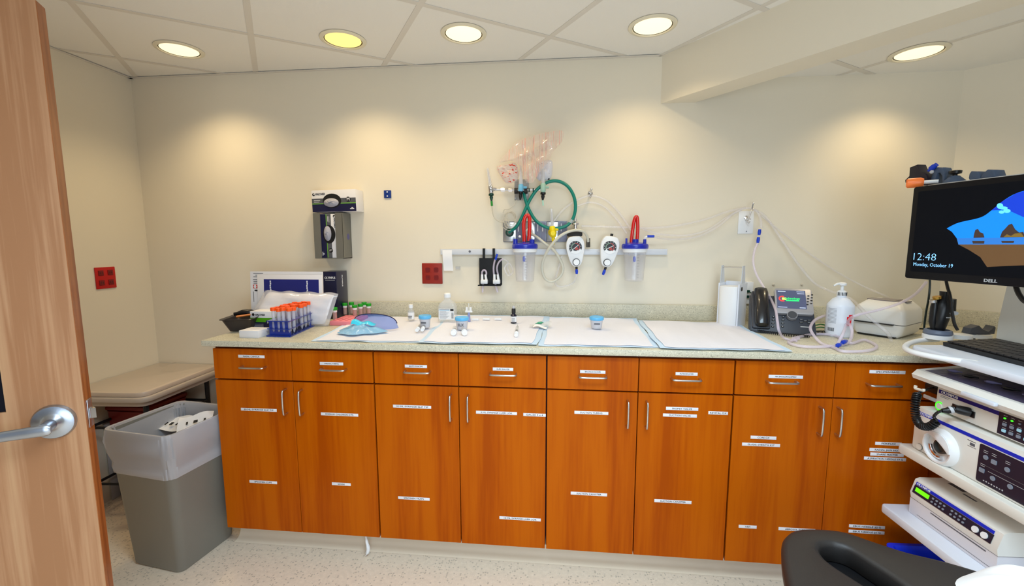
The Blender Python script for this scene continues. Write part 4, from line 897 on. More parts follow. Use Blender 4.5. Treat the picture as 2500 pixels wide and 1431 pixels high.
def syringe(u0,v0,u1,v1,r,label,dark=True):
    a=ct(u0,v0,PADZ+r+.001); c=ct(u1,v1,PADZ+r+.001); ax=c-a; t=thing('syringe',label,'syringe',tuple(c),'syringes on the underpads')
    b=B(BOT); b.lathe(a,[(r*.3,0),(r*.3,ax.length*.2),(r,ax.length*.25),(r,ax.length*.85)],ax,14); b.build('barrel',t)
    b=B(WHITE,DGREY); b.lathe(a+ax*.82,[(r*1.3,0),(r*1.3,ax.length*.04),(r*.5,ax.length*.05),(r*.5,ax.length*.15),(r*1.15,ax.length*.16),(r*1.15,ax.length*.2)],ax,14); b.cyl(a+ax*.6,a+ax*.68,r*.9,n=12,m=1); b.build('plunger',t)
syringe(1032,786,1018,806,.0065,'small syringe pointing to the first blue-lidded cup, left of a pair')
syringe(1042,786,1031,805,.0065,'small syringe pointing to the first blue-lidded cup, right of a pair')
syringe(1112,797,1107,813,.0095,'wide syringe end left of the handwritten cup')
syringe(1130,800,1134,813,.0095,'wide syringe end right of the handwritten cup')
syringe(1264,793,1260,818,.0065,'thin syringe in front of the black dropper bottle')
c=ct(1318,800,PADZ); b=B(film('blister_film',(226,226,226),.45,.1,.2)); b.grid(lambda u,v:c+V((-.045+.095*u,.05*v-.01+.02*u,.003+.006*math.sin(u*6+v*3)**2+.012*v*u)),14,8); t=one(b,'needle_packet','torn clear needle packet with green hub at the gap between underpads','packet')
b=B(mat('hub_green',(60,150,110),.4)); b.tube([c+V((-.02,.02,.014)),c+V((0,.024,.017)),c+V((.015,.026,.018))],[.002,.0055,.002],8,sm=3); b.build('green_hub',t)
b=B(PAPER); b.grid(lambda u,v:c+V((-.03+.06*u,-.018+.025*v,.004+.006*math.sin(u*5)+.004*v)),8,5); b.build('paper_flap',t,recalc=False)
# white wall-type dispenser standing on the worktop
t=thing('gel_dispenser','tall white dispenser with raised lever standing beside the desk phone','dispenser',tuple(ct(1782,796)))
DX0=at(1756,790,y=-.13).x; DX1=at(1794,790,y=-.13).x
a=ct(1757,787); c=ct(1797,800); 
ex=V((.766,-.643,0)).normalized(); M=frame(at(1773,795,z=CZ)+V((0,-.012,.0005)),ex,V((.643,.766,0))); 
w=.042
b=B(WHITE); P=[(-w,.0),(-w,.075),(w,.075),(w,.0)]+[(w*math.cos(a_),-.022*math.sin(a_)) for a_ in [math.pi*k/10 for k in range(1,10)]]
b.prism(P,.002,.182,M=M,bev=.002); b.build('body',t)
b=B(mat('cool_white_plastic',(222,228,240),.35),BLACK); b.b2((w+.0005,-.016,.0),(w+.006,.085,.195),M=M); b.b2((-w-.006,.0,.0),(-w-.0005,.085,.195),M=M); b.b2((-w,.0755,0),(w,.085,.20),M=M)
b.build('side_frame',t); b=B(BLACK); b.cyl(M@V((w+.0062,.012,.172)),M@V((w+.008,.012,.172)),.009,n=18); b.build('lock_hole',t)
b=B(film('clear_lever',(214,224,240),.5,.1,.2)); 
for x in (-w-.003,w+.003): b.prism([(.01,.19),(.06,.19),(.045,.275),(.02,.275)],x-.0015,x+.0015,M=M@frame((0,0,0),YV,ZV,XV))
b.build('lever_arm',t)
b=B(STEEL); b.cyl(M@V((-w-.004,.030,.268)),M@V((w+.004,.030,.268)),.003,n=8); b.build('cross_bar',t)
# data outlet with green cables behind the phone
t=thing('data_outlet','small white data box with two green plugs behind the phone','data outlet',(2.49,-.01,1.02))
a=at(1817,688,y=-.02); c=at(1836,742,y=-.02); b=B(WHITE); b.b2((a.x-.01,-.024,c.z),(c.x,-.0005,a.z),bev=.002); b.build('box',t)
for k,v in enumerate((711,724)):
    p=at(1822,v,y=-.026); b=B(GRN); b.b2(tuple(p+V((-.008,-.012,-.006))),tuple(p+V((.012,.001,.006)))); b.tube([p+V((.008,-.006,0)),p+V((.03,-.03,-.02)),p+V((.05,-.05,-.05)),p+V((.06,-.06,-.09))],.0028,8,sm=4); b.build('green_plug',t)
for k,u in enumerate((1888,1957)):
    c=at(u,695,y=-.001); b=B(mat('cream_screw',(206,198,182),.4)); b.lathe(c,[(.0045,0),(.0065,.004),(.004,.009)],-YV,12); one(b,'wall_screw',['screw head in the wall above the phone screen, left one','screw head in the wall above the phone screen, right one'][k],'screw','screw heads above the phone')
# desk phone
t=thing('desk_phone','dark grey office desk phone with lit colour screen','phone',tuple(ct(1910,812)))
PH=mat('phone_slate',(52,56,66),.4); PS=mat('phone_silver',(160,160,166),.35,.2)
p0=ct(1832,811); p1=ct(1993,822); ex=(p1-p0); Wp=ex.length; ex=ex.normalized(); ey=V((-ex.y,ex.x,0))
top=at(1983,745,y=(p1+ey*.10).y)
ang=math.radians(50); up_=(ey*math.cos(ang)+ZV*math.sin(ang)).normalized(); nn=ex.cross(up_)   # face normal toward the viewer
p0=V((p0.x,p0.y,CZ+.012)); MF=frame(p0,ex,up_,nn)
b=B(PH); 
side=[(0,0),(.0,.012),(.115,.145),(.125,.14),(.09,.0)]
MS=Matrix((ey,ZV,ex)).transposed().to_4x4(); MS.translation=V((p0.x,p0.y,CZ+.0008)); b.prism(side,0,Wp,M=MS,bev=.002); b.build('base',t)
# silver screen panel
FH=.172
def fpt(u,v): 
    q=MF.inverted()@atpl(u,v,p0,nn); return q
s0=fpt(1892,770); s1=fpt(1985,770); s2=fpt(1890,712)
sx0,sx1=s0.x,s1.x; sy0=fpt(1935,772).y; sy1=fpt(1935,711).y
b=B(PS); b.prism(rrect(sx0,sy0,sx1,sy1,.012),.002,.020,M=MF,bev=.002); sp_=b.build('screen_surround',t)
SCR=mat('screen_dark',(70,76,102),.2,emis=.55)
b=B(SCR,mat('screen_red',(226,60,56),.3,emis=.8),mat('screen_green',(40,214,110),.3,emis=.8),mat('screen_white',(200,214,250),.3,emis=.9),mat('screen_yellow',(226,220,90),.3,emis=.8))
q0=fpt(1896,758); q1=fpt(1963,717); b.b2((q0.x,q0.y,.020),(q1.x,q1.y,.0207),0,M=MF)
cx,cy=q0.x+(q1.x-q0.x)*.20,q0.y+(q1.y-q0.y)*.52; rr=.0145
P=[(cx+rr*math.cos(a_),cy+rr*math.sin(a_)) for a_ in [math.radians(60+240*i/20) for i in range(21)]]+[(cx+rr*.65*math.cos(a_),cy+rr*.65*math.sin(a_)) for a_ in [math.radians(300-240*i/20) for i in range(21)]]
b.prism(P,.0208,.0212,1,M=MF)
b.b2((cx-.002,cy-.006,.0208),(cx+.014,cy+.006,.0212),4,M=MF)
b.text('technology',.0135,MF@frame((cx+.034,cy+.0015,.0218),XV,YV),2,bold=True,wid=.060); b.b2((cx+.012,cy-.011,.0208),(cx+.060,cy-.0055,.0212),2,M=MF)
for x0,x1,y in ((.05,.32,.93),(.7,.96,.93),(.72,.96,.83),(.03,.34,.06),(.76,.96,.06)): b.b2((q0.x+(q1.x-q0.x)*x0,q0.y+(q1.y-q0.y)*y-.001,.0208),(q0.x+(q1.x-q0.x)*x1,q0.y+(q1.y-q0.y)*y+.001,.0211),3,M=MF)
b.build('screen',sp_)
for k in range(8):
    q=fpt(1971+ (k%2)*9-(k//2)*.8,729+(k//2)*7-(k%2)*2.5); b=B(BLACK); b.ball((q.x,q.y,.0205),.0042,M=MF,seg=10,sc_=(1,.75,.4)); b.build('side_key',t)
b=B(PS,DGREY); q=fpt(1932,775); b.prism(ell(q.x,q.y,.019,.019),.004,.021,0,M=MF); b.prism(ell(q.x,q.y,.0165,.0165),.021,.023,1,M=MF); b.build('navigation_dial',t)
for u in (1888,1912):
    for k,v in enumerate((774,782,790,798)):
        q=fpt(u-k*.6,v); b=B(BLACK,LGREY); b.ball((q.x,q.y,.001),.0055,M=MF,seg=10,sc_=(1,.8,.45)); b.box((q.x,q.y,.0036),(.004,.003,.0004),1,M=MF); b.build('key',t)
for u,v in ((1956,781),(1976,783),(1956,788),(1975,789),(1966,785)): q=fpt(u,v); b=B(BLACK,LGREY); b.box((q.x,q.y,.001),(.013,.005,.003),0,M=MF,bev=.001); b.box((q.x,q.y+.001,.0028),(.009,.0012,.0006),1,M=MF); b.build('key',t)
q=fpt(1966,799); b=B(LGREY); b.box((q.x,q.y,.001),(.034,.003,.002),M=MF); b.build('volume_key',t)
# handset on its cradle
h0=fpt(1856,803); h1=fpt(1858,711)
b=B(PH); b.prism(rrect(fpt(1836,808).x,h0.y-.002,fpt(1880,808).x,h1.y-.01,.008),.0,.014,M=MF,bev=.002); b.build('cradle',t)
b=B(mat('handset_black',(24,24,28),.25,coat=.3)); hx_=(h0.x+h1.x)/2
rings=[]
for s_,w_,h_,z_ in ((0,.016,.006,.022),(.03,.024,.012,.028),(.12,.027,.014,.032),(.3,.026,.014,.038),(.5,.024,.014,.042),(.7,.025,.014,.040),(.86,.027,.014,.034),(.96,.024,.012,.030),(1,.014,.005,.026)):
    y_=h0.y+(h1.y-h0.y)*s_; rings.append([MF@V((hx_+w_*math.cos(a_),y_,z_+h_*math.sin(a_))) for a_ in [2*math.pi*j/18 for j in range(18)]])
b.ring(rings); b.build('handset',t)
b=B(BLACK); n_=150; P=[]; a_=ct(1848,812); e_=ct(1975,826); 
for i in range(n_):
    s_=i/(n_-1); c=a_*(1-s_)+e_*s_; c.y-=.022*math.sin(s_*math.pi); c.z=CZ+.0075; th=i*2*math.pi/5; P.append(c+V((0,math.cos(th)*.0055,math.sin(th)*.0055)))
b.tube(P,.0014,5); b.build('coiled_cord',t)
for k in range(2):
    b=B(mat('green_cable',(20,110,50),.4)); b.tube([ct(1990,795+k*6,CZ+.02),ct(2003,792+k*7,CZ+.02),ct(2018,794+k*6,CZ+.015),ct(2035,790+k*6,CZ+.01)],.0028,8,sm=5); one(b,'network_cable',['green network cable behind the sanitizer bottle, upper one','green network cable behind the sanitizer bottle, lower one'][k],'cable')
P=[]; 
for i in range(60): th=i*.9; P.append(ct(1985+i*.45,812,CZ+.010)+V((0,.008*math.cos(th),.008*math.sin(th))))
b=B(BLACK); b.tube(P,.0014,5); one(b,'cord_coil','tangle of black coiled cord between the phone and sanitizer bottle','cord')
# sanitizer bottle
t=thing('sanitizer_bottle','white pump bottle with red label patch between phone and label printer','bottle',tuple(ct(2044,822)))
c=ct(2046,820); r=.047
b=B(mat('bottle_white',(226,232,244),.35)); b.lathe(c,[(r*.93,0),(r,.004),(r,.122),(r*.97,.130),(r*.62,.152),(r*.36,.160),(r*.36,.166)],ZV,36); b.build('bottle',t)
b=B(WHITE,INK); b.lathe(c+ZV*.166,[(r*.36,0),(r*.36,.015),(r*.2,.022),(.006,.022),(.006,.040),(.014,.042),(.015,.050),(.008,.054)],ZV,20)
b.tube([c+V((0,0,.214)),c+V((-.02,-.004,.214)),c+V((-.036,-.006,.206))],[.006,.0045,.003],8,sm=3)
for k in range(9): a_=math.radians(-160+k*15.5); d_=V((math.cos(a_),math.sin(a_),0)); b.cyl(c+d_*(r*.365)+ZV*.167,c+d_*(r*.365)+ZV*.180,.0009 if k%3 else .0016,n=5,m=1)
b.build('pump',t)
b=B(mat('label_red',(230,20,46),.4),mat('label_blue_tint',(206,218,240),.4),INKG,INK)
def onb(a0,a1,z0,z1,m,rr=r+.0005):
    P0=[c+V((rr*math.cos(math.radians(a0+(a1-a0)*i/8)),rr*math.sin(math.radians(a0+(a1-a0)*i/8)),0)) for i in range(9)]
    for i in range(8): b.quad(P0[i]+ZV*z0,P0[i+1]+ZV*z0,P0[i+1]+ZV*z1,P0[i]+ZV*z1,m=m)
onb(-92,-68,.050,.086,0); onb(-84,-60,.080,.094,0,r+.0007)
for k in range(12): onb(-176,-134,.058+k*.0052,.0590+k*.0052,2,r+.0007)
for k in range(8): onb(-170+k*4,-168+k*4,.024,.038,3,r+.0007)
b.build('label',t,recalc=False)
# label printer
t=thing('label_printer','white label printer with grey window lid on the right of the worktop','printer',tuple(ct(2150,812)))
p0=ct(2082,812); p1=ct(2196,829); ex=(p1-p0); Wp=ex.length; ex=ex.normalized(); ey=V((-ex.y,ex.x,0)); M=frame((p0.x,p0.y,CZ+.0005),ex,ey)
PRW=mat('printer_white',(228,226,222),.4)
dd_=.19; hgt=.128
def prr(z,i0,i1,jy=0): return [M@V((x,y,z)) for x,y in rrect(-i0,-jy,Wp+i0,dd_+i1,.016)]
b=B(PRW); b.ring([prr(.002,.004-.012,-.004),prr(.014,.004,0),prr(.052,.012,.004)]); b.build('base_shell',t)
b=B(PRW); b.ring([prr(.055,.012,.004),prr(.104,.009,.003),prr(.118,.0,-.004,-.008),prr(.140,-.020,-.02,-.045)]); tp=b.build('top_cover',t)
b=B(mat('smoke_window',(128,120,124),.25)); b.b2((.045,.048,.140),(Wp-.045,dd_-.045,.143),M=M); b.prism([(.01,.08),(.045,.052),(.045,dd_-.05),(.01,dd_-.06)],.1365,.1415,M=M); b.prism([(Wp-.012,.08),(Wp-.045,.052),(Wp-.045,dd_-.05),(Wp-.012,dd_-.06)],.1365,.1415,M=M); b.build('window',tp)
b=B(BLACK); b.b2((.0,-.0125,.0515),(Wp*.86,-.0,.0555),M=M); b.build('slot',t)
b=B(INKG); b.b2((Wp*.46,-.0003,.128),(Wp*.56,.0,.130),M=M@Matrix.Translation((0,.026,-.002))); b.build('logo_mark',tp)
b=B(BLACK); b.b2((.02,-.012,.002),(Wp-.01,-.002,.006),M=M); b.build('foot_strip',t)
# plug behind printer and cords
b=B(BLACK); p=ct(2215,799,CZ+.012); b.tube([p+V((-.01,0,0)),p+V((.012,.004,.004)),p+V((.03,.01,-.004))],[.007,.010,.004],8,sm=3); b.tube([p+V((.03,.01,-.004)),p+V((.07,.02,-.009)),p+V((.13,.02,-.009)),p+V((.17,.04,-.008))],.003,8,sm=4); one(b,'power_plug','black power plug and short cord lying right of the label printer','plug')
# tubing over the worktop
pc=lambda u,v,z=CZ+.007:ct(u,v,z)
b=B(CLRT2); b.tube([pw(1850,594,-.05),pw(1842,612,-.06),pw(1839,640,-.08),pw(1846,668,-.10),pw(1862,697,-.14),pw(1879,725,-.20),at(1893,755,y=-.36),at(1898,785,y=-.43),at(1902,808,y=-.455),pc(1915,826),pc(1945,832)],.0050,10,sm=6); one(b,'suction_tubing','clear tube hanging from the blue connectors in front of the phone to the worktop','tubing')
b=B(CLRT); b.tube([pw(1840,512,-.045),pw(1868,528,-.04),pw(1905,580,-.04),pw(1945,640,-.05),pw(1985,688,-.07),pw(2020,708,-.10),at(2060,722,y=-.16),at(2084,735,y=-.2),at(2110,762,y=-.39),at(2140,790,y=-.42),at(2166,812,y=-.44),pc(2176,832)],.006,10,sm=6); one(b,'suction_tubing','clear tube falling from the long hook behind the bottle across the printer front','tubing')
b=B(CLRT); b.tube([pw(1858,526,-.04),pw(1900,560,-.03),pw(1980,622,-.03),pw(2050,668,-.04),pw(2110,700,-.07),at(2160,722,y=-.12),at(2200,742,y=-.08),at(2250,762,y=-.06)],.0045,10,sm=6); one(b,'suction_tubing','straight thin clear tube slanting from the long hook over the printer','tubing')
b=B(CLRT2); b.tube([at(2262,688,y=-.40),at(2235,718,y=-.40),at(2195,741,y=-.40),at(2140,758,y=-.42),at(2085,772,y=-.45),pc(2068,790,CZ+.06),pc(2058,815,CZ+.045),pc(2046,838,CZ+.012)],.0052,10,sm=6); one(b,'suction_tubing','clear tube rising from the worktop past the printer towards the monitor','tubing')
b=B(CLRT2); P=[pc(1936,826),pc(1990,816),pc(2040,820),pc(2075,838),pc(2110,830),pc(2140,845),pc(2120,856),pc(2060,858),pc(2035,848),pc(2005,838),pc(1984,815,CZ+.03),pc(1979,798,CZ+.05),pc(1992,780,CZ+.065),pc(2020,770,CZ+.075),pc(2050,775,CZ+.075),pc(2074,792,CZ+.06),pc(2080,815,CZ+.03),pc(2068,838,CZ+.008),pc(2020,846),pc(1960,846),pc(1925,836),pc(1950,827)]
b.tube(P,.0055,10,sm=8); one(b,'suction_tubing','coil of lilac-tinted clear tubing lying in front of the sanitizer bottle','tubing')
for k,(u,v,u2,v2) in enumerate(((2052,838,2066,833),(2040,846,2052,841))):
    b=B(BLU); b.tube([pc(u,v,CZ+.012),pc((u+u2)/2,(v+v2)/2,CZ+.016),pc(u2,v2,CZ+.014)],[.003,.008,.006],12,sm=3); one(b,'tube_connector',['bright blue connector on the coil in front of the sanitizer bottle','darker blue connector half under the coil in front of the sanitizer bottle'][k],'connector')

# ================================================================ PART 4: equipment cart, monitor, chair
wv=V((.038,-.99928,0)); dv=V((.99928,.038,0)); A0=V((2.7487,-.662,0)); MC=frame(A0,wv,dv,ZV)
def cq(u,v,d=0):
    """pixel on the cart's front plane (set back by d) -> cart coordinates (along the front, depth, height)"""
    P=A0+dv*d; return MC.inverted()@atpl(u,v,P,dv)
CARTW=mat('cart_white',(226,224,216),.4); CARTB=mat('cart_cool_white',(220,226,238),.35); EQW=mat('equipment_white',(228,226,220),.35)
STR=mat('stripe_blue',(10,42,190),.35); STRD=mat('stripe_navy',(20,26,120),.35); PANEL=mat('panel_black',(28,30,48),.3); LED=mat('led_green',(60,235,40),.3,emis=1.2); BTN=mat('button_grey',(130,140,156),.4); BTNL=mat('button_lit',(150,196,214),.4,emis=.25)
t=thing('equipment_cart','white wheeled equipment cart with shelves and tray at the right edge','cart',tuple(A0),None)
def cpart(name,boxes,m,parent=None,bev=.003):
    b=B(m)
    for a,c in boxes: b.b2(a,c,M=MC,bev=bev)
    return b.build(name,parent or t)
WE=.50
b=B(CARTW); b.prism(rrect(.022,-.022,WE,.38,.012),.594,.624,M=MC,bev=.005); b.build('middle_shelf',t)
q=cq(2190,1255,-.06)
b=B(CARTB); b.prism(rrect(.028,-.062,WE,.38,.014),.383,.411,M=MC,bev=.005); b.build('lower_shelf',t)
cpart('post',[((.07,.345,.10),(.10,.375,1.44))],CARTW); cpart('post',[((.43,.345,.10),(.46,.375,1.44))],CARTW)
cpart('base_frame',[((.02,-.03,.06),(.05,.38,.10)),((.45,-.03,.06),(.48,.38,.10)),((.05,.34,.06),(.45,.38,.10))],CARTW)
for x in (.035,.465):
    for y in (-.005,.36):
        b=B(BLACKR); c=MC@V((x,y,.03)); b.cyl(c-wv*.012,c+wv*.012,.029,n=20); b.cyl(c,c+ZV*.035,.008,n=8); b.build('caster',t)
b=B(CARTB); b.prism(rrect(.008,-.01,WE,.37,.03),.934,.957,M=MC,bev=.006); b.build('keyboard_tray',t)
zt_=.958
b=B(WHITE); P=[ct(u,v,.950) for u,v in ((2290,829),(2250,831),(2222,838),(2210,848),(2222,858),(2262,868),(2320,878),(2372,885),(2388,888))]
b.tube(P,.0085,12,sm=6); b.build('tray_handle',t)
b=B(CARTW,mat('monitor_arm_blue',(150,168,190),.35)); 
P0=at(2466,845,z=.957); sd=MC.inverted()@P0
b.prism([(0,0),(.20,0),(.20,.30),(.03,.30),(.012,.2),(.0,.08)],0,.045,M=frame(P0,wv,ZV,-dv)); b.build('monitor_stand',t)
# slanted instrument tray
b=B(EQW,PANEL); a=[(-.014,.856),(-.019,.869),(-.004,.884),(.33,.921),(.34,.921),(.34,.852)]
b.prism(a,.045,WE,M=frame(A0,dv,ZV,wv)@Matrix.Identity(4)) ; b.build('instrument_tray',t)
b=B(mat('dark_mat',(74,68,92),.3,bump=(60,1))); b.quad(*[MC@V(p) for p in ((.062,.006,.8856),(WE,.006,.8856),(WE,.325,.9210),(.085,.325,.9210))]); b.build('dark_liner',t,recalc=False)
b=B(CARTB); P=[cq(u,v,-.022) for u,v in ((2352,955),(2415,985),(2436,980),(2360,950))]; b.b2((P[0].x,-.03,P[1].z-.002),(P[1].x+.02,-.019,P[0].z),M=MC,bev=.002); b.build('pull_tab',t)
for x in (.09,.19,.28,.37):
    pass
rr_=random.Random(4)
for k in range(6):
    x=.10+.055*k; b=B(BLACK if k%2 else mat('violet_grey_part',(120,118,160),.35)); c=MC@V((x,.045+.03*rr_.random(),.8945)); b.tube([c-wv*.014,c+V((0,0,.002)),c+wv*.018+dv*.015+V((0,0,.002))],[.002,.0045,.002],8,sm=3)
    one(b,'probe_clip','small dark or violet clip on the slanted cart tray under the keyboard','clip','clips on the slanted cart tray')
# --- video processor
def device(name,label,w0,w1,z0,z1,d0,dep,rr=.008):
    tt_=thing(name,label,'medical device',tuple(MC@V(((w0+w1)/2,d0+dep/2,z0))))
    b=B(EQW); b.prism(rrect(w0,z0,w1,z1,rr),-(d0+dep),-d0,M=frame(A0,wv,ZV,-dv),bev=.002); b.build('housing',tt_)
    return tt_
FC=frame(A0,wv,ZV,-dv)      # front drawing frame: x along the front, y up, z towards the room
def fr(d): return FC@Matrix.Translation((0,0,-d))
D=.018
v1=device('video_processor','white video processor with green ring button, under the slanted tray',.098,WE-.04,.775,.851,D,.32)
F_=fr(D); b=B(STRD,WHITE); b.b2((.105,.827,0),(WE-.045,.838,.0008),0,M=F_); b.text('OLYMPUS',.0100,F_@frame((.140,.8325,.0012),XV,YV),1,bold=True,wid=.055); b.build('brand_stripe',v1)
b=B(INKG); 
for k in range(2): b.b2((.112,.821-.004*k,0),(.150-.012*k,.822-.004*k,.0006),M=F_)
b.build('model_text',v1)
q=cq(2294,992,D); b=B(LED,EQW); P=[]
for i in range(25): a_=math.radians(60+250*i/24); P.append((q.x+.0145*math.cos(a_),q.z+.0145*math.sin(a_)))
for i in range(25): a_=math.radians(310-250*i/24); P.append((q.x+.0105*math.cos(a_),q.z+.0105*math.sin(a_)))
b.prism(P,0,.001,0,M=F_); b.prism(ell(q.x,q.z,.009,.009),0,.003,1,M=F_); b.build('power_ring',v1)
a=cq(2327,985,D); c=cq(2380,1022,D)
b=B(BLACK); b.b2((a.x,c.z,0),(c.x,a.z,.003),M=F_,bev=.001); b.build('connector_port',v1)
a=cq(2440,1015,D); b=B(PANEL,BTN,BTNL,LED,LGREY); b.b2((a.x,.779,0),(WE-.045,a.z+.012,.0012),0,M=F_)
for i in range(4):
    for j in range(3):
        x=a.x+.012+.018*i; z=.788+.017*j
        if x>WE-.055: continue
        b.prism(rrect(x,z,x+.010,z+.008,.002),.0012,.003,(2 if (i+j)%3==0 else 1) if j<2 else 4 if i>1 else 3,M=F_) if j<2 else b.prism(ell(x+.004,z+.004,.0028,.0022,10),.0012,.003,3 if i<2 else 1,M=F_)
        b.b2((x,z+.0105,.0012),(x+.009,z+.0115,.0015),4,M=F_)
b.build('control_panel',v1)
tt_=thing('scope_connector','black plug with coiled cord in the port of the video processor','plug',tuple(MC@V((.17,-.03,.79))))
p1=atpl(2366,1006,A0+dv*.015,dv); p0=atpl(2330,998,A0+dv*(-.015),dv); pm=atpl(2312,1003,A0+dv*(-.03),dv); pe=atpl(2300,1003,A0+dv*(-.04),dv)
b=B(BLACK); b.tube([p1,p1*.4+p0*.6,p0],[.013,.013,.010],14); b.tube([p0,pm,pe],[.010,.009,.006],12); b.build('plug_body',tt_)
b=B(LGREY); b.tube([p0+(pm-p0)*.25+V((0,0,-.001)),p0+(pm-p0)*.7],.0105,12); b.build('grey_band',tt_)
b=B(BLACK); cc=[atpl(u,v,A0+dv*d,dv) for u,v,d in ((2299,1003,-.04),(2288,1008,-.045),(2280,1018,-.045),(2286,1028,-.045),(2270,1041,-.05),(2250,1040,-.05),(2238,1025,-.05),(2234,1000,-.05),(2236,975,-.045),(2243,960,-.03),(2262,952,.0),(2280,945,.06))]
cc=smooth(cc,50); P=[]; 
for i,c in enumerate(cc):
    s_=i/len(cc)
    tng=(cc[min(i+1,len(cc)-1)]-cc[max(i-1,0)]).normalized(); x_,y_,_=basis(tng); r_=.0095 if .28<s_<.80 else .0015; th=i*2*math.pi/11
    P.append(c+(x_*math.cos(th)+y_*math.sin(th))*r_)
b.tube(P,.0027,7); b.build('coiled_cord',tt_)
tt_=thing('cord_bracket','white and black bracket at the left end of the video processor','bracket',tuple(MC@V((.06,.02,.80))))
b=B(LGREY); a=cq(2255,965,.03); c=cq(2290,985,.03); b.b2((a.x,.028,c.z),(c.x,.034,a.z+.004),M=MC,bev=.002); b.build('grey_plate',tt_)
b=B(BLACK); a=cq(2256,932,.05); c=cq(2290,965,.05); b.b2((a.x+.008,.045,c.z),(c.x,.075,a.z),M=MC,bev=.004); b.build('black_block',tt_)
b=B(OFFW); p=atpl(2235,948,A0-dv*.02,dv); q=atpl(2254,954,A0-dv*.02,dv); b.tube([p+ZV*.008,p,(p+q)/2-ZV*.001,q,q+ZV*.006],.0045,8,sm=4); b.build('white_clip',tt_)
# --- light source
v2=device('light_source','large white light source with round lamp opening on the middle cart shelf',.052,WE-.05,.6255,.767,0,.34,.010)
F_=fr(0)
b=B(STR,WHITE); b.b2((.066,.742,0),(WE-.055,.752,.0008),0,M=F_); b.text('OLYMPUS',.0095,F_@frame((.096,.7472,.0012),XV,YV),1,bold=True,wid=.052); b.build('brand_stripe',v2)
q=cq(2245,1091,0); b=B(INKG,EQW); b.prism(ell(q.x+.001,q.z,.0105,.0105),0,.001,0,M=F_); b.prism(ell(q.x+.001,q.z,.0095,.0095),.001,.004,1,M=F_); b.build('power_button',v2)
q=cq(2300,1092,0); bc=q
b=B(WHITE,BLACK)
C0=F_@V((bc.x,bc.z,0)); ax=-dv
b.lathe(C0,[(.056,0),(.054,.010),(.047,.018),(.043,.017),(.041,.004)],ax,40,0); b.lathe(C0,[(.041,.003),(.0,.0032)],ax,28,1,cap0=False); ls=b.build('lamp_surround',v2)
b=B(mat('lamp_metal',(84,82,78),.45,.6)); b.lathe(C0+wv*.006+ZV*.004,[(.021,.003),(.021,.013),(.0165,.014),(.015,.006),(0,.006)],ax,24,0,cap1=False); b.build('lamp_socket',ls)
b=B(CHROME); b.tube([F_@V((bc.x+.031*math.cos(a_),bc.z+.031*math.sin(a_),.007)) for a_ in [math.radians(185+13*i) for i in range(9)]],.0065,8); b.build('chrome_rim',ls)
b=B(WHITE); P=[(bc.x+.046*math.cos(a_),bc.z+.046*math.sin(a_)) for a_ in [math.radians(-2+158*i/24) for i in range(25)]]+[(bc.x-.030+.072*i/12,bc.z+.030-.034*(i/12)**1.3+.004*math.sin(math.pi*i/12)) for i in range(13)]
b.prism(P,.012,.021,M=F_,bev=.002); b.build('shutter_hood',ls)
a=cq(2388,1128,0); b=B(PANEL,BTN,LGREY,GREY); x0=a.x; b.prism(rrect(x0,.632,WE-.056,.739,.005),0,.0012,0,M=F_)
for (x,z,k) in ((.02,.075,0),(.042,.073,1),(.076,.070,0),(.014,.035,1),(.044,.028,0),(.088,.030,0)):
    P=ell(x0+x,.632+z,.0065,.0065,14) if k==0 else rrect(x0+x-.007,.632+z-.006,x0+x+.007,.632+z+.006,.002)
    if x0+x+.008<WE-.056: b.prism(P,.0012,.0028,1,M=F_)
for k in range(8):
    if x0+.02+.007*k<WE-.06: b.b2((x0+.02+.007*k,.640,.0012),(x0+.0235+.007*k,.6425+.001*(k%2),.0016),2,M=F_)
for x,z in ((.018,.092),(.018,.087),(.040,.093),(.040,.088),(.075,.090),(.075,.085),(.014,.052),(.014,.047)): b.b2((x0+x-.006,.632+z,.0012),(x0+x+.006,.632+z+.0012,.0016),2,M=F_)
b.b2((x0+.006,.684,.0012),(WE-.062,.6845,.0015),3,M=F_); b.b2((x0+.03,.672,.0012),(WE-.062,.6728,.0015),2,M=F_); b.build('control_panel',v2)
b=B(INKG); b.b2((x0-.036,.732,0),(x0-.012,.7335,.0006),M=F_); b.b2((x0-.034,.716,0),(x0-.010,.717,.0006),M=F_); b.b2((x0-.028,.720,0),(x0-.014,.728,.0005),M=F_); b.build('model_text',v2)
# --- lower unit
v3=device('insufflator_unit','white unit with green display on the lower cart shelf','.' and .074,.352,.4125,.532,-.005,.30,.008) if False else thing('display_unit','white unit with lit green display on the lowest cart shelf','medical device',tuple(MC@V((.21,.12,.412))))
b=B(EQW); b.prism([(-.008,.466),(-.012,.485),(.0,.528),(.012,.534),(.30,.534),(.30,.466)],.078,.352,M=frame(A0,dv,ZV,wv)); b.build('upper_housing',v3)
b=B(mat('unit_lower_white',(222,220,226),.4)); b.prism([(-.006,.412),(-.006,.463),(.29,.463),(.29,.412)],.074,.350,M=frame(A0,dv,ZV,wv)); b.build('lower_housing',v3)
b=B(INKG); b.b2((.15,-.0068,.455),(.32,-.006,.458),M=MC); b.b2((.105,-.0066,.4205),(.335,-.0060,.4213),M=MC); b.build('groove',v3)
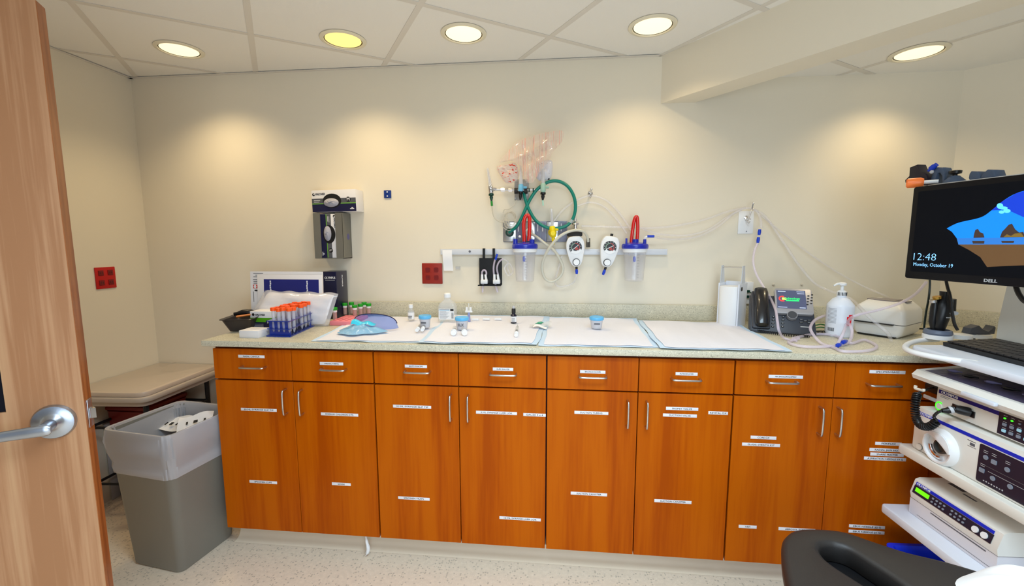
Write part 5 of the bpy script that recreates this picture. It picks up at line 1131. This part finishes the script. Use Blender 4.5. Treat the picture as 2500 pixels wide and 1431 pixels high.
# face of the upper housing leans back slightly
fu=V((.012,.043)).normalized(); MU=frame(MC@V((0,-.0125,.486)),wv,(dv*fu.x+ZV*fu.y),None)
b=B(STR,WHITE); b.b2((.088,.030,.0),(.332,.039,.001),0,M=MU); b.text('OLYMPUS',.0085,MU@frame((.115,.0345,.0014),XV,YV),1,bold=True,wid=.048); b.build('brand_stripe',v3)
b=B(PANEL,mat('lcd_green',(96,214,20),.3,emis=.9),BTN,WHITE); b.b2((.086,.002,0),(.334,.0285,.001),0,M=MU); b.build('panel',v3) if False else None
b.b2((.094,.010,.001),(.142,.023,.0016),1,M=MU)
for i in range(9):
    if i==4: continue
    for j in range(2): b.prism(ell(.155+.0125*i,.010+.011*j,.0036,.0030,10),.001,.0022,2,M=MU)
for x in (.290,.315): b.prism(ell(x,.0135,.0088,.0088,20),.001,.004,3,M=MU)
b.build('control_panel',v3)
b=B(INKG); b.b2((.11,.07,.5342),(.16,.10,.5346),M=MC); b.b2((.17,.06,.5342),(.21,.066,.5346),M=MC); b.build('top_label',v3)
# --- keyboard
t=thing('keyboard','black computer keyboard lying on the white cart tray','keyboard',tuple(MC@V((.24,.17,.958))))
b=B(BLACK); b.prism([(.085,.958),(.083,.970),(.245,.981),(.250,.976),(.250,.958)],.025,.44,M=frame(A0,dv,ZV,wv)); b.build('case',t)
b=B(mat('key_black',(44,42,44),.5)); 
MK=frame(MC@V((.03,.09,.9712)),wv,(dv*.155+ZV*.0105),None)
for j in range(5):
    for i in range(21): b.box((.010+.0193*i,.014+.030*j,.0025),(.0165,.026,.004),0,M=MK)
b.build('keys',t)
# --- things at the far side of the tray: scope holder with black scope end
t=thing('scope_holder','slate grey cradle on white foot holding the black scope end','holder',tuple(at(2288,828,z=.958)))
SL=mat('slate_plastic',(96,106,126),.4)
c=at(2288,826,z=.958); b=B(WHITE); b.lathe(c,[(.040,0),(.040,.012),(.037,.014)],ZV,28); b.build('white_foot',t)
b=B(SL); b.lathe(c+ZV*.014,[(.036,0),(.039,.006),(.036,.016),(.030,.018),(.028,.006)],ZV,28); b.build('grey_cup',t)
c2=at(2338,826,z=.958)+dv*.01; b=B(WHITE); b.lathe(c2,[(.030,0),(.030,.014),(.024,.015)],ZV,24); b.build('white_cup',t)
c3=at(2372,823,z=.958)+dv*.02; b=B(WHITE); b.lathe(c3,[(.036,0),(.036,.012)],ZV,24); b.build('white_foot',t)
b=B(mat('slate_dark',(70,74,86),.4)); P=[V(p) for p in ((-.045,.014,0),(-.04,.034,0),(-.015,.044,0),(.0,.030,0),(.02,.022,0),(.032,.030,0),(.038,.042,0),(.044,.036,0),(.042,.014,0))]
b.prism([(p.x,p.y) for p in P],-.014,.014,M=frame(c3,_rt,ZV)); b.b2((-.03,-.012,-.002),(-.024,.014,.016),M=frame(c3,_rt,ZV)); b.build('forked_rest',t)
t=thing('scope_end','black endoscope control end standing upright in the slate cradle','endoscope',tuple(c+ZV*.02))
def sp(u,v): 
    return atpl(u,v,c,FWD-ZV*FWD.z)
b=B(BLACK); rr0=[(2290,818,.012),(2290,800,.020),(2294,775,.026),(2300,752,.027),(2304,738,.024),(2306,722,.013),(2308,712,.015)]
b.tube([sp(u,v) for u,v,_ in rr0],[r for _,_,r in rr0],18); b.build('control_body',t)
b=B(BLACK); b.tube([sp(2279,812),sp(2277,785),sp(2281,750),sp(2283,735)],[.006,.011,.011,.008],12); b.build('side_grip',t)
b=B(BLACK); b.cyl(sp(2322,765),sp(2324,730),.012,.012,n=14); b.build('valve_cylinder',t)
b=B(BRASS); b.cyl(sp(2288,729),sp(2287,724),.012,n=14); b.build('brass_ring',t)
b=B(STEEL); b.cyl(sp(2279,738),sp(2278,732),.010,n=14); b.build('steel_ring',t)
b=B(LGREY); q=sp(2310,762)-_fw*.027; b.prism(ell(0,0,.014,.007,20),-.001,.002,M=frame(q,_rt,ZV)); b.b2((-.024,-.0165,-.001),(.006,-.0135,.001),M=frame(q,_rt,ZV)); b.build('grey_emblem',t)
# cables between monitor and tray
for label,pts,r,mt,nm in (('thin dark green cable hanging from the monitor down behind the cart tray',((2270,676),(2270,700),(2267,730),(2261,762),(2256,800),(2255,822)),.0032,mat('cable_green_black',(26,40,34),.4),'cable'),
  ('black cable running down beside the black scope end',((2308,676),(2313,700),(2320,725),(2324,760),(2330,790),(2338,806)),.0045,BLACK,'cable')):
    b=B(mt); b.tube([atpl(u,v,A0+dv*.16,dv) for u,v in pts],r,8,sm=5); one(b,nm,label,'cable')
b=B(BLACK); b.tube([atpl(u,v,A0+dv*.12,dv) for u,v in ((2478,688),(2482,705),(2490,722),(2505,738),(2540,745))],.006,8,sm=5); one(b,'cable','thick black cable curving from the monitor bottom to its grey stand','cable')
# --- monitor
F2=1.49; Mo=CP+_fw*F2+_rt*(.899*F2); an=math.atan(-.123); away=_fw*math.cos(an)+_rt*math.sin(an); xr=-away; zo=xr.cross(ZV)
Mo=V((Mo.x,Mo.y,0)); MM=frame(Mo,xr,ZV,zo)
def mq(u,v): return MM.inverted()@atpl(u,v,Mo,zo)
t=thing('monitor','large black flat monitor showing a lock screen above the cart','monitor',tuple(Mo+xr*.24+ZV*1.18))
mz0,mz1=1.170,1.473; MW=.482; BZ=mat('monitor_bezel',(20,19,22),.3)
b=B(BZ,mat('bezel_rim',(70,64,66),.3)); b.prism(rrect(-.001,mz0,MW,mz1,.008),-.045,.0,0,M=MM,bev=.002); b.build('casing',t)
b=B(mat('screen_black',(9,11,17),.6,emis=.3)); mat('screen_black',0).node_tree.nodes['Principled BSDF'].inputs['Specular IOR Level'].default_value=.1; BZ.node_tree.nodes['Principled BSDF'].inputs['Specular IOR Level'].default_value=.15; s_=b; b.prism(rrect(.017,mz0+.024,MW-.017,mz1-.017,.001),.0,.0012,M=MM); scn=b.build('screen',t)
b=B(mat('lock_sky',(0,124,236),.6,emis=.6),mat('lock_sky_deep',(0,52,186),.6,emis=.6),mat('lock_sea',(40,110,190),.3,emis=.6),mat('lock_sand',(92,66,40),.4,emis=.55),mat('lock_rock',(58,44,40),.5,emis=.4),mat('lock_cloud',(90,190,250),.3,emis=.8),mat('lock_text',(130,190,245),.3,emis=1.0),mat('lock_rock_gold',(120,96,40),.5,emis=.4))
def pl_(pts,m,z=.0013):
    P=[]
    for u,v in pts:
        q=mq(u,v); P.append((min(q.x,MW-.02),q.z if hasattr(q,'z') and False else q.y))
    b.prism(P,z,z+.0003,m,M=MM)
sky_=[(2312.5,557.8),(2341,544),(2395,531),(2421.5,514),(2448,492),(2482,472),(2520,462),(2600,452),(2600,582),(2337,582),(2325,566)]
sky=[(2312.5,557.8)]+[(p.x,p.y) for p in smooth([V((u,v,0)) for u,v in sky_[0:7]],5)][1:]+sky_[7:]
pl_(sky,0); pl_([(2421.5,514),(2448,492),(2482,472),(2520,462),(2600,452),(2600,525),(2500,530),(2460,512)],1,.0017)
pl_([(2337,582),(2600,579),(2600,597),(2341,597)],2,.0015)
pl_([(2341,597),(2600,597),(2600,644),(2448,650),(2411,652),(2394.7,628),(2368,611)],3,.0016)
pl_([(2378,581),(2380,570),(2383,561),(2389,559),(2394,567),(2402,570),(2405,580)],4,.0020)
pl_([(2443,580),(2448,566),(2456,558),(2464,549),(2472,546),(2480,560),(2490,568),(2500,566),(2504,579)],4,.0020); pl_([(2452,579),(2460,572),(2470,576),(2480,570),(2495,569),(2502,579)],7,.0024)
pl_([(2375,588),(2405,588),(2404,595),(2377,595)],4,.0020); pl_([(2446,588),(2478,588),(2476,593),(2448,593)],4,.0020)
for u,v,w_,h_ in ((2443,503,8,7),(2460,515,9,5),(2447,518,7,4),(2452,508,10,4)): pl_([(u+w_*math.cos(a_),v+h_*math.sin(a_)) for a_ in [2*math.pi*i/12 for i in range(12)]],5,.0021)
q=mq(2256,628); w1=mq(2283,628).x-mq(2229,628).x; b.text('12:48',.034,MM@frame((q.x,q.y,.0016),XV,YV),6,wid=w1,thin=-.022)
q=mq(2277,647.5); w1=mq(2325,647).x-mq(2229,647).x; b.text('Monday, October 19',.0165,MM@frame((q.x,q.y,.0016),XV,YV),6,wid=w1,thin=-.015)
b.build('lock_screen_picture',scn)
q=mq(2418,686); b=B(LGREY); b.text('DELL',.0125,MM@frame((q.x,q.y,.0004),XV,YV),0,bold=True,wid=.032); b.build('brand_lettering',t)
b=B(GREY); b.prism(rrect(.17,mz0+.05,.30,mz1-.08,.01),-.075,-.044,M=MM,bev=.004); b.build('rear_housing',t)
# --- shelf with parts behind the monitor top
t=thing('top_shelf','narrow grey shelf fixed behind the top of the monitor','shelf',tuple(Mo-zo*.13+ZV*1.45))
b=B(LGREY); b.prism(rrect(-.018,.055,.46,.20,.01),1.453,1.463,M=frame(Mo,xr,-zo,ZV),bev=.002) if False else b.b2((-.022,1.476,-.20),(.46,1.484,-.075),M=MM,bev=.003); b.build('board',t)
b=B(GREY); b.b2((.2,1.30,-.16),(.26,1.476,-.08),M=MM); b.build('bracket',t)
zs=1.4845
def tp_(u,v,d): 
    return MM.inverted()@atpl(u,v,Mo-zo*d,zo)
t=thing('scope_sleeve','white plastic tube with orange end lying on top of the monitor corner','tube',tuple(MM@V((.0,zs,-.08))))
a=tp_(2219,444,.06); c=tp_(2248,447,.10)
ORG=mat('orange_end',(255,130,60),.35)
b=B(ORG,BLACK); p=MM@V((a.x+.030,1.4905,-.016)); q=MM@V((a.x+.064,1.4905,-.045)); ax=q-p; b.lathe(p,[(.009,.004),(.012,0),(.016,.004),(.0165,ax.length*.8),(.012,ax.length)],ax,20,0); b.lathe(p,[(.0088,.001),(0,.0015)],ax,16,1,cap0=False); b.build('orange_end',t)
b=B(WHITE); b.cyl(q,q+ax.normalized()*.035,.006,n=12); b.build('tube',t)
SLB=mat('slate_blue',(72,88,112),.4)
t=thing('black_adapter','black angular scope adapter with blue tip above the monitor corner','adapter',tuple(MM@V((.04,zs,-.13))))
f0=tp_(2222,438,.13); 
def px(pts,d):
    Q=[tp_(u,v,d) for u,v in pts]; lo=min(q.y for q in Q); hi=max(q.y for q in Q); k=(hi-zs)/(hi-lo)
    return [(q.x,hi-(hi-q.y)*k) for q in Q]
b=B(mat('plum_black',(28,22,36),.35)); b.prism(px(((2221,432),(2231,424),(2232,408),(2250,402),(2258,414),(2275,420),(2282,440),(2250,441),(2222,437)),.13),-.150,-.110,M=MM,bev=.004); b.build('body',t)
b=B(BLU,LGREY); q=tp_(2277,409,.12); b.tube([MM@V((q.x-.012,q.y-.010,-.12)),MM@V((q.x,q.y,-.12)),MM@V((q.x+.012,q.y+.008,-.12))],[.005,.009,.007],12,sm=3); q=tp_(2276,420,.11); b.ball(MM@V((q.x,q.y,-.108)),.006,m=1); b.build('blue_tip',t)
t=thing('grey_clamp','slate grey arched clamp behind the left corner of the monitor','clamp',tuple(MM@V((.11,zs,-.13))))
b=B(SLB); b.prism(px(((2278,444),(2284,425),(2290,410),(2298,408),(2311,409),(2316,418),(2316,444),(2310,443),(2309,427),(2304,420),(2298,421),(2294,430),(2293,443)),.14),-.16,-.125,M=MM,bev=.003); b.build('arch',t)
t=thing('knob_stand','black mushroom knob on a grey foot above the monitor','knob',tuple(MM@V((.15,zs,-.13))))
q=tp_(2330,441,.13); q2=tp_(2330,413,.13); b=B(BLACK); H=q2.y-q.y; b.lathe(MM@V((q.x,zs+.012+H*.2,-.13)),[(.008,0),(.006,H*.25),(.016,H*.33),(.017,H*.55),(.013,H*.6)],ZV,20); b.build('knob',t)
b=B(SLB); b.lathe(MM@V((q.x,zs,-.13)),[(.030,0),(.028,.008),(.012,max(.012,q.y+H*.4-zs))],ZV,24); b.build('foot',t)
for k,(pts,l) in enumerate(((((2377,436),(2379,425),(2384,418),(2400,419),(2405,428),(2406,440),(2380,442)),'rounded slate grey clamp above the middle of the monitor'),(((2406,436),(2412,424),(2424,414),(2440,415),(2444,428),(2442,436)),'wedge shaped slate grey clamp above the middle of the monitor'))):
    P=px(pts,.13); P=[(x,max(y,zs-.0)) for x,y in P]; b=B(SLB); b.prism(P,-.15,-.11,M=MM,bev=.003); one(b,'grey_clamp',l,'clamp')
# --- blue bin under the cart
t=thing('blue_bin','bright blue open plastic bin under the lowest shelf of the cart','bin',tuple(MC@V((.2,.08,0))))
b=B(mat('bin_blue',(14,52,224),.35)); 
def br_(x,z): return [MC@V((xx,yy,z)) for xx,yy in rrect(.064-x,-.052-x,.40+x,.20+x,.02)]
b.ring([br_(-.02,.004),br_(-.003,.262),br_(.008,.268),br_(.008,.286),br_(-.004,.286),br_(-.010,.272),br_(-.028,.012)]); b.build('body',t)
# --- exam chair with black loop armrest (foreground)
t=thing('chair','dark chair with wide black looped armrest in the lower right foreground','chair',(2.42,-1.62,0))
ARM=mat('armrest_black',(36,33,32),.5,bump=(350,.12)); za=.625
out=[(1936,1440),(1921,1380),(1916,1330),(1926,1303),(1958,1291),(2010,1291),(2065,1298),(2130,1320),(2215,1347),(2310,1370),(2420,1404),(2520,1450),(2560,1560),(2440,1640),(2250,1640),(2090,1600),(2000,1540),(1960,1490)]
inn=[(2020,1366),(2008,1352),(2002,1341),(2005,1331),(2014,1327),(2028,1326),(2045,1328),(2075,1338),(2120,1366),(2170,1398),(2225,1436),(2300,1480),(2330,1520),(2290,1530),(2220,1500),(2150,1452),(2095,1416),(2050,1388)]
OL=smooth([at(u,v,z=za) for u,v in out],4,True); IL=smooth([at(u,v,z=za) for u,v in inn],4,True)
co=sum(OL,V((0,0,0)))/len(OL); 
def off_(L,k,z,ref):
    n=len(L); o=[]
    for i,p in enumerate(L):
        tn=(L[(i+1)%n]-L[(i-1)%n]).normalized(); nr_=V((tn.y,-tn.x,0)); o.append(lift(p+nr_*k,z))
    return o
sg=1 if (off_(OL,.01,za,0)[0]-co).length>(OL[0]-co).length else -1
b=B(ARM); rings=[off_(OL,-.012*sg,za-.052,0),off_(OL,.004*sg,za-.040,0),off_(OL,.006*sg,za-.014,0),off_(OL,0,za-.003,0),off_(OL,-.010*sg,za,0),off_(IL,.012*sg,za,0),off_(IL,.004*sg,za-.003,0),off_(IL,0,za-.010,0),off_(IL,.001*sg,za-.045,0),off_(IL,.010*sg,za-.052,0)]
V_=[[b.bm.verts.new(p) for p in r] for r in rings]
for i in range(len(V_)):
    A_,B_=V_[i],V_[(i+1)%len(V_)]
    for j in range(len(A_)): b.bm.faces.new((A_[j],A_[(j+1)%len(A_)],B_[(j+1)%len(A_)],B_[j]))
b.build('armrest',t,ang=60)
b=B(BLACK); b.prism([(p.x,p.y) for p in off_(IL,.008*sg,za,0)],za-.056,za-.048); b.build('slot_floor',t)
SEATM=mat('seat_black',(30,30,32),.6)
b=B(SEATM); b.prism(rrect(2.14,-1.98,2.60,-1.42,.08),.40,.47,bev=.02); b.build('seat',t)
b=B(SEATM); b.prism(rrect(-.21,.50,.21,.84,.06),-.03,.03,M=frame((2.37,-2.04,0),XV,ZV),bev=.015) ; b.build('backrest',t)
b=B(STEEL); b.tube([(2.32,-1.42,.573),(2.33,-1.46,.50),(2.34,-1.52,.43)],.014,10); b.tube([(2.37,-1.90,.42),(2.37,-2.03,.48),(2.37,-2.07,.62)],.014,10,sm=3); b.build('support',t)
b=B(STEEL); b.cyl((2.37,-1.70,.12),(2.37,-1.70,.40),.025,n=18); b.build('column',t)
for k in range(5):
    a_=math.radians(72*k+10); e=V((2.37+.24*math.cos(a_),-1.70+.24*math.sin(a_),.075)); b=B(BLACK); b.tube([V((2.37,-1.70,.12)),e],[.022,.014],8); b.ball((e.x,e.y,.028),.027); b.build('leg',t)
# white draped pad on the armrest corner
c=at(2488,1420,z=.66)
b=B(mat('white_cloth',(236,238,240),.8,bump=(30,.5)))
def cl(u,v):
    a_=2*math.pi*u; r=v; R_=1+.10*math.sin(a_*3+.6)+.06*math.sin(a_*5); x=.125*r*R_*math.cos(a_); y=.10*r*R_*math.sin(a_)
    return V((c.x+.035+x,c.y-.03+y,.628+.060*(1-r**2.4)+.008*math.sin(x*60+1)*math.sin(y*70)*(1-r)+.004*math.sin(a_*7)*r*(1-r)*4))
b.grid(cl,48,14); one(b,'folded_cloth','rumpled white cloth on the armrest at the lower right corner','cloth',ang=60)
# ---- recessed downlights
RIM=mat('downlight_trim',(232,224,200),.35); GLOW=mat('downlight_lens',(255,232,184),.4,emis=1.15); GLY=mat('downlight_lens_yellow',(255,222,130),.4,emis=.9)
NM=['leftmost round ceiling downlight over the low table corner','second ceiling downlight from the left, with the yellowest glow','third ceiling downlight from the left, above the hose coil','fourth ceiling downlight from the left, beside the soffit beam','rightmost ceiling downlight, on the lowered ceiling beyond the beam']
for i,((u,v),zc) in enumerate(LIT):
    p=at(u,v,z=zc); t=thing('downlight',NM[i],'ceiling light',(p.x,p.y,zc),'recessed downlights along the wall')
    b=B(RIM,BLACKR); b.lathe(V((p.x,p.y,zc-.0006)),[(.094,0),(.094,-.002),(.088,-.005),(.079,-.006),(.077,-.002),(.077,-.0005)],ZV,48,0,cap0=False,cap1=False); b.build('trim_ring',t)
    b=B(GLY if i==1 else GLOW); b.lathe(V((p.x,p.y,zc-.0022)),[(0,.0),(.072,.0),(.0735,.0008)],ZV,40,cap0=False,cap1=False); b.build('lens',t,recalc=False)
    b=B(BLACKR); b.lathe(V((p.x,p.y,zc-.0018)),[(.0735,0),(.078,0)],ZV,40,cap0=False,cap1=False); b.build('gasket',t,recalc=False)
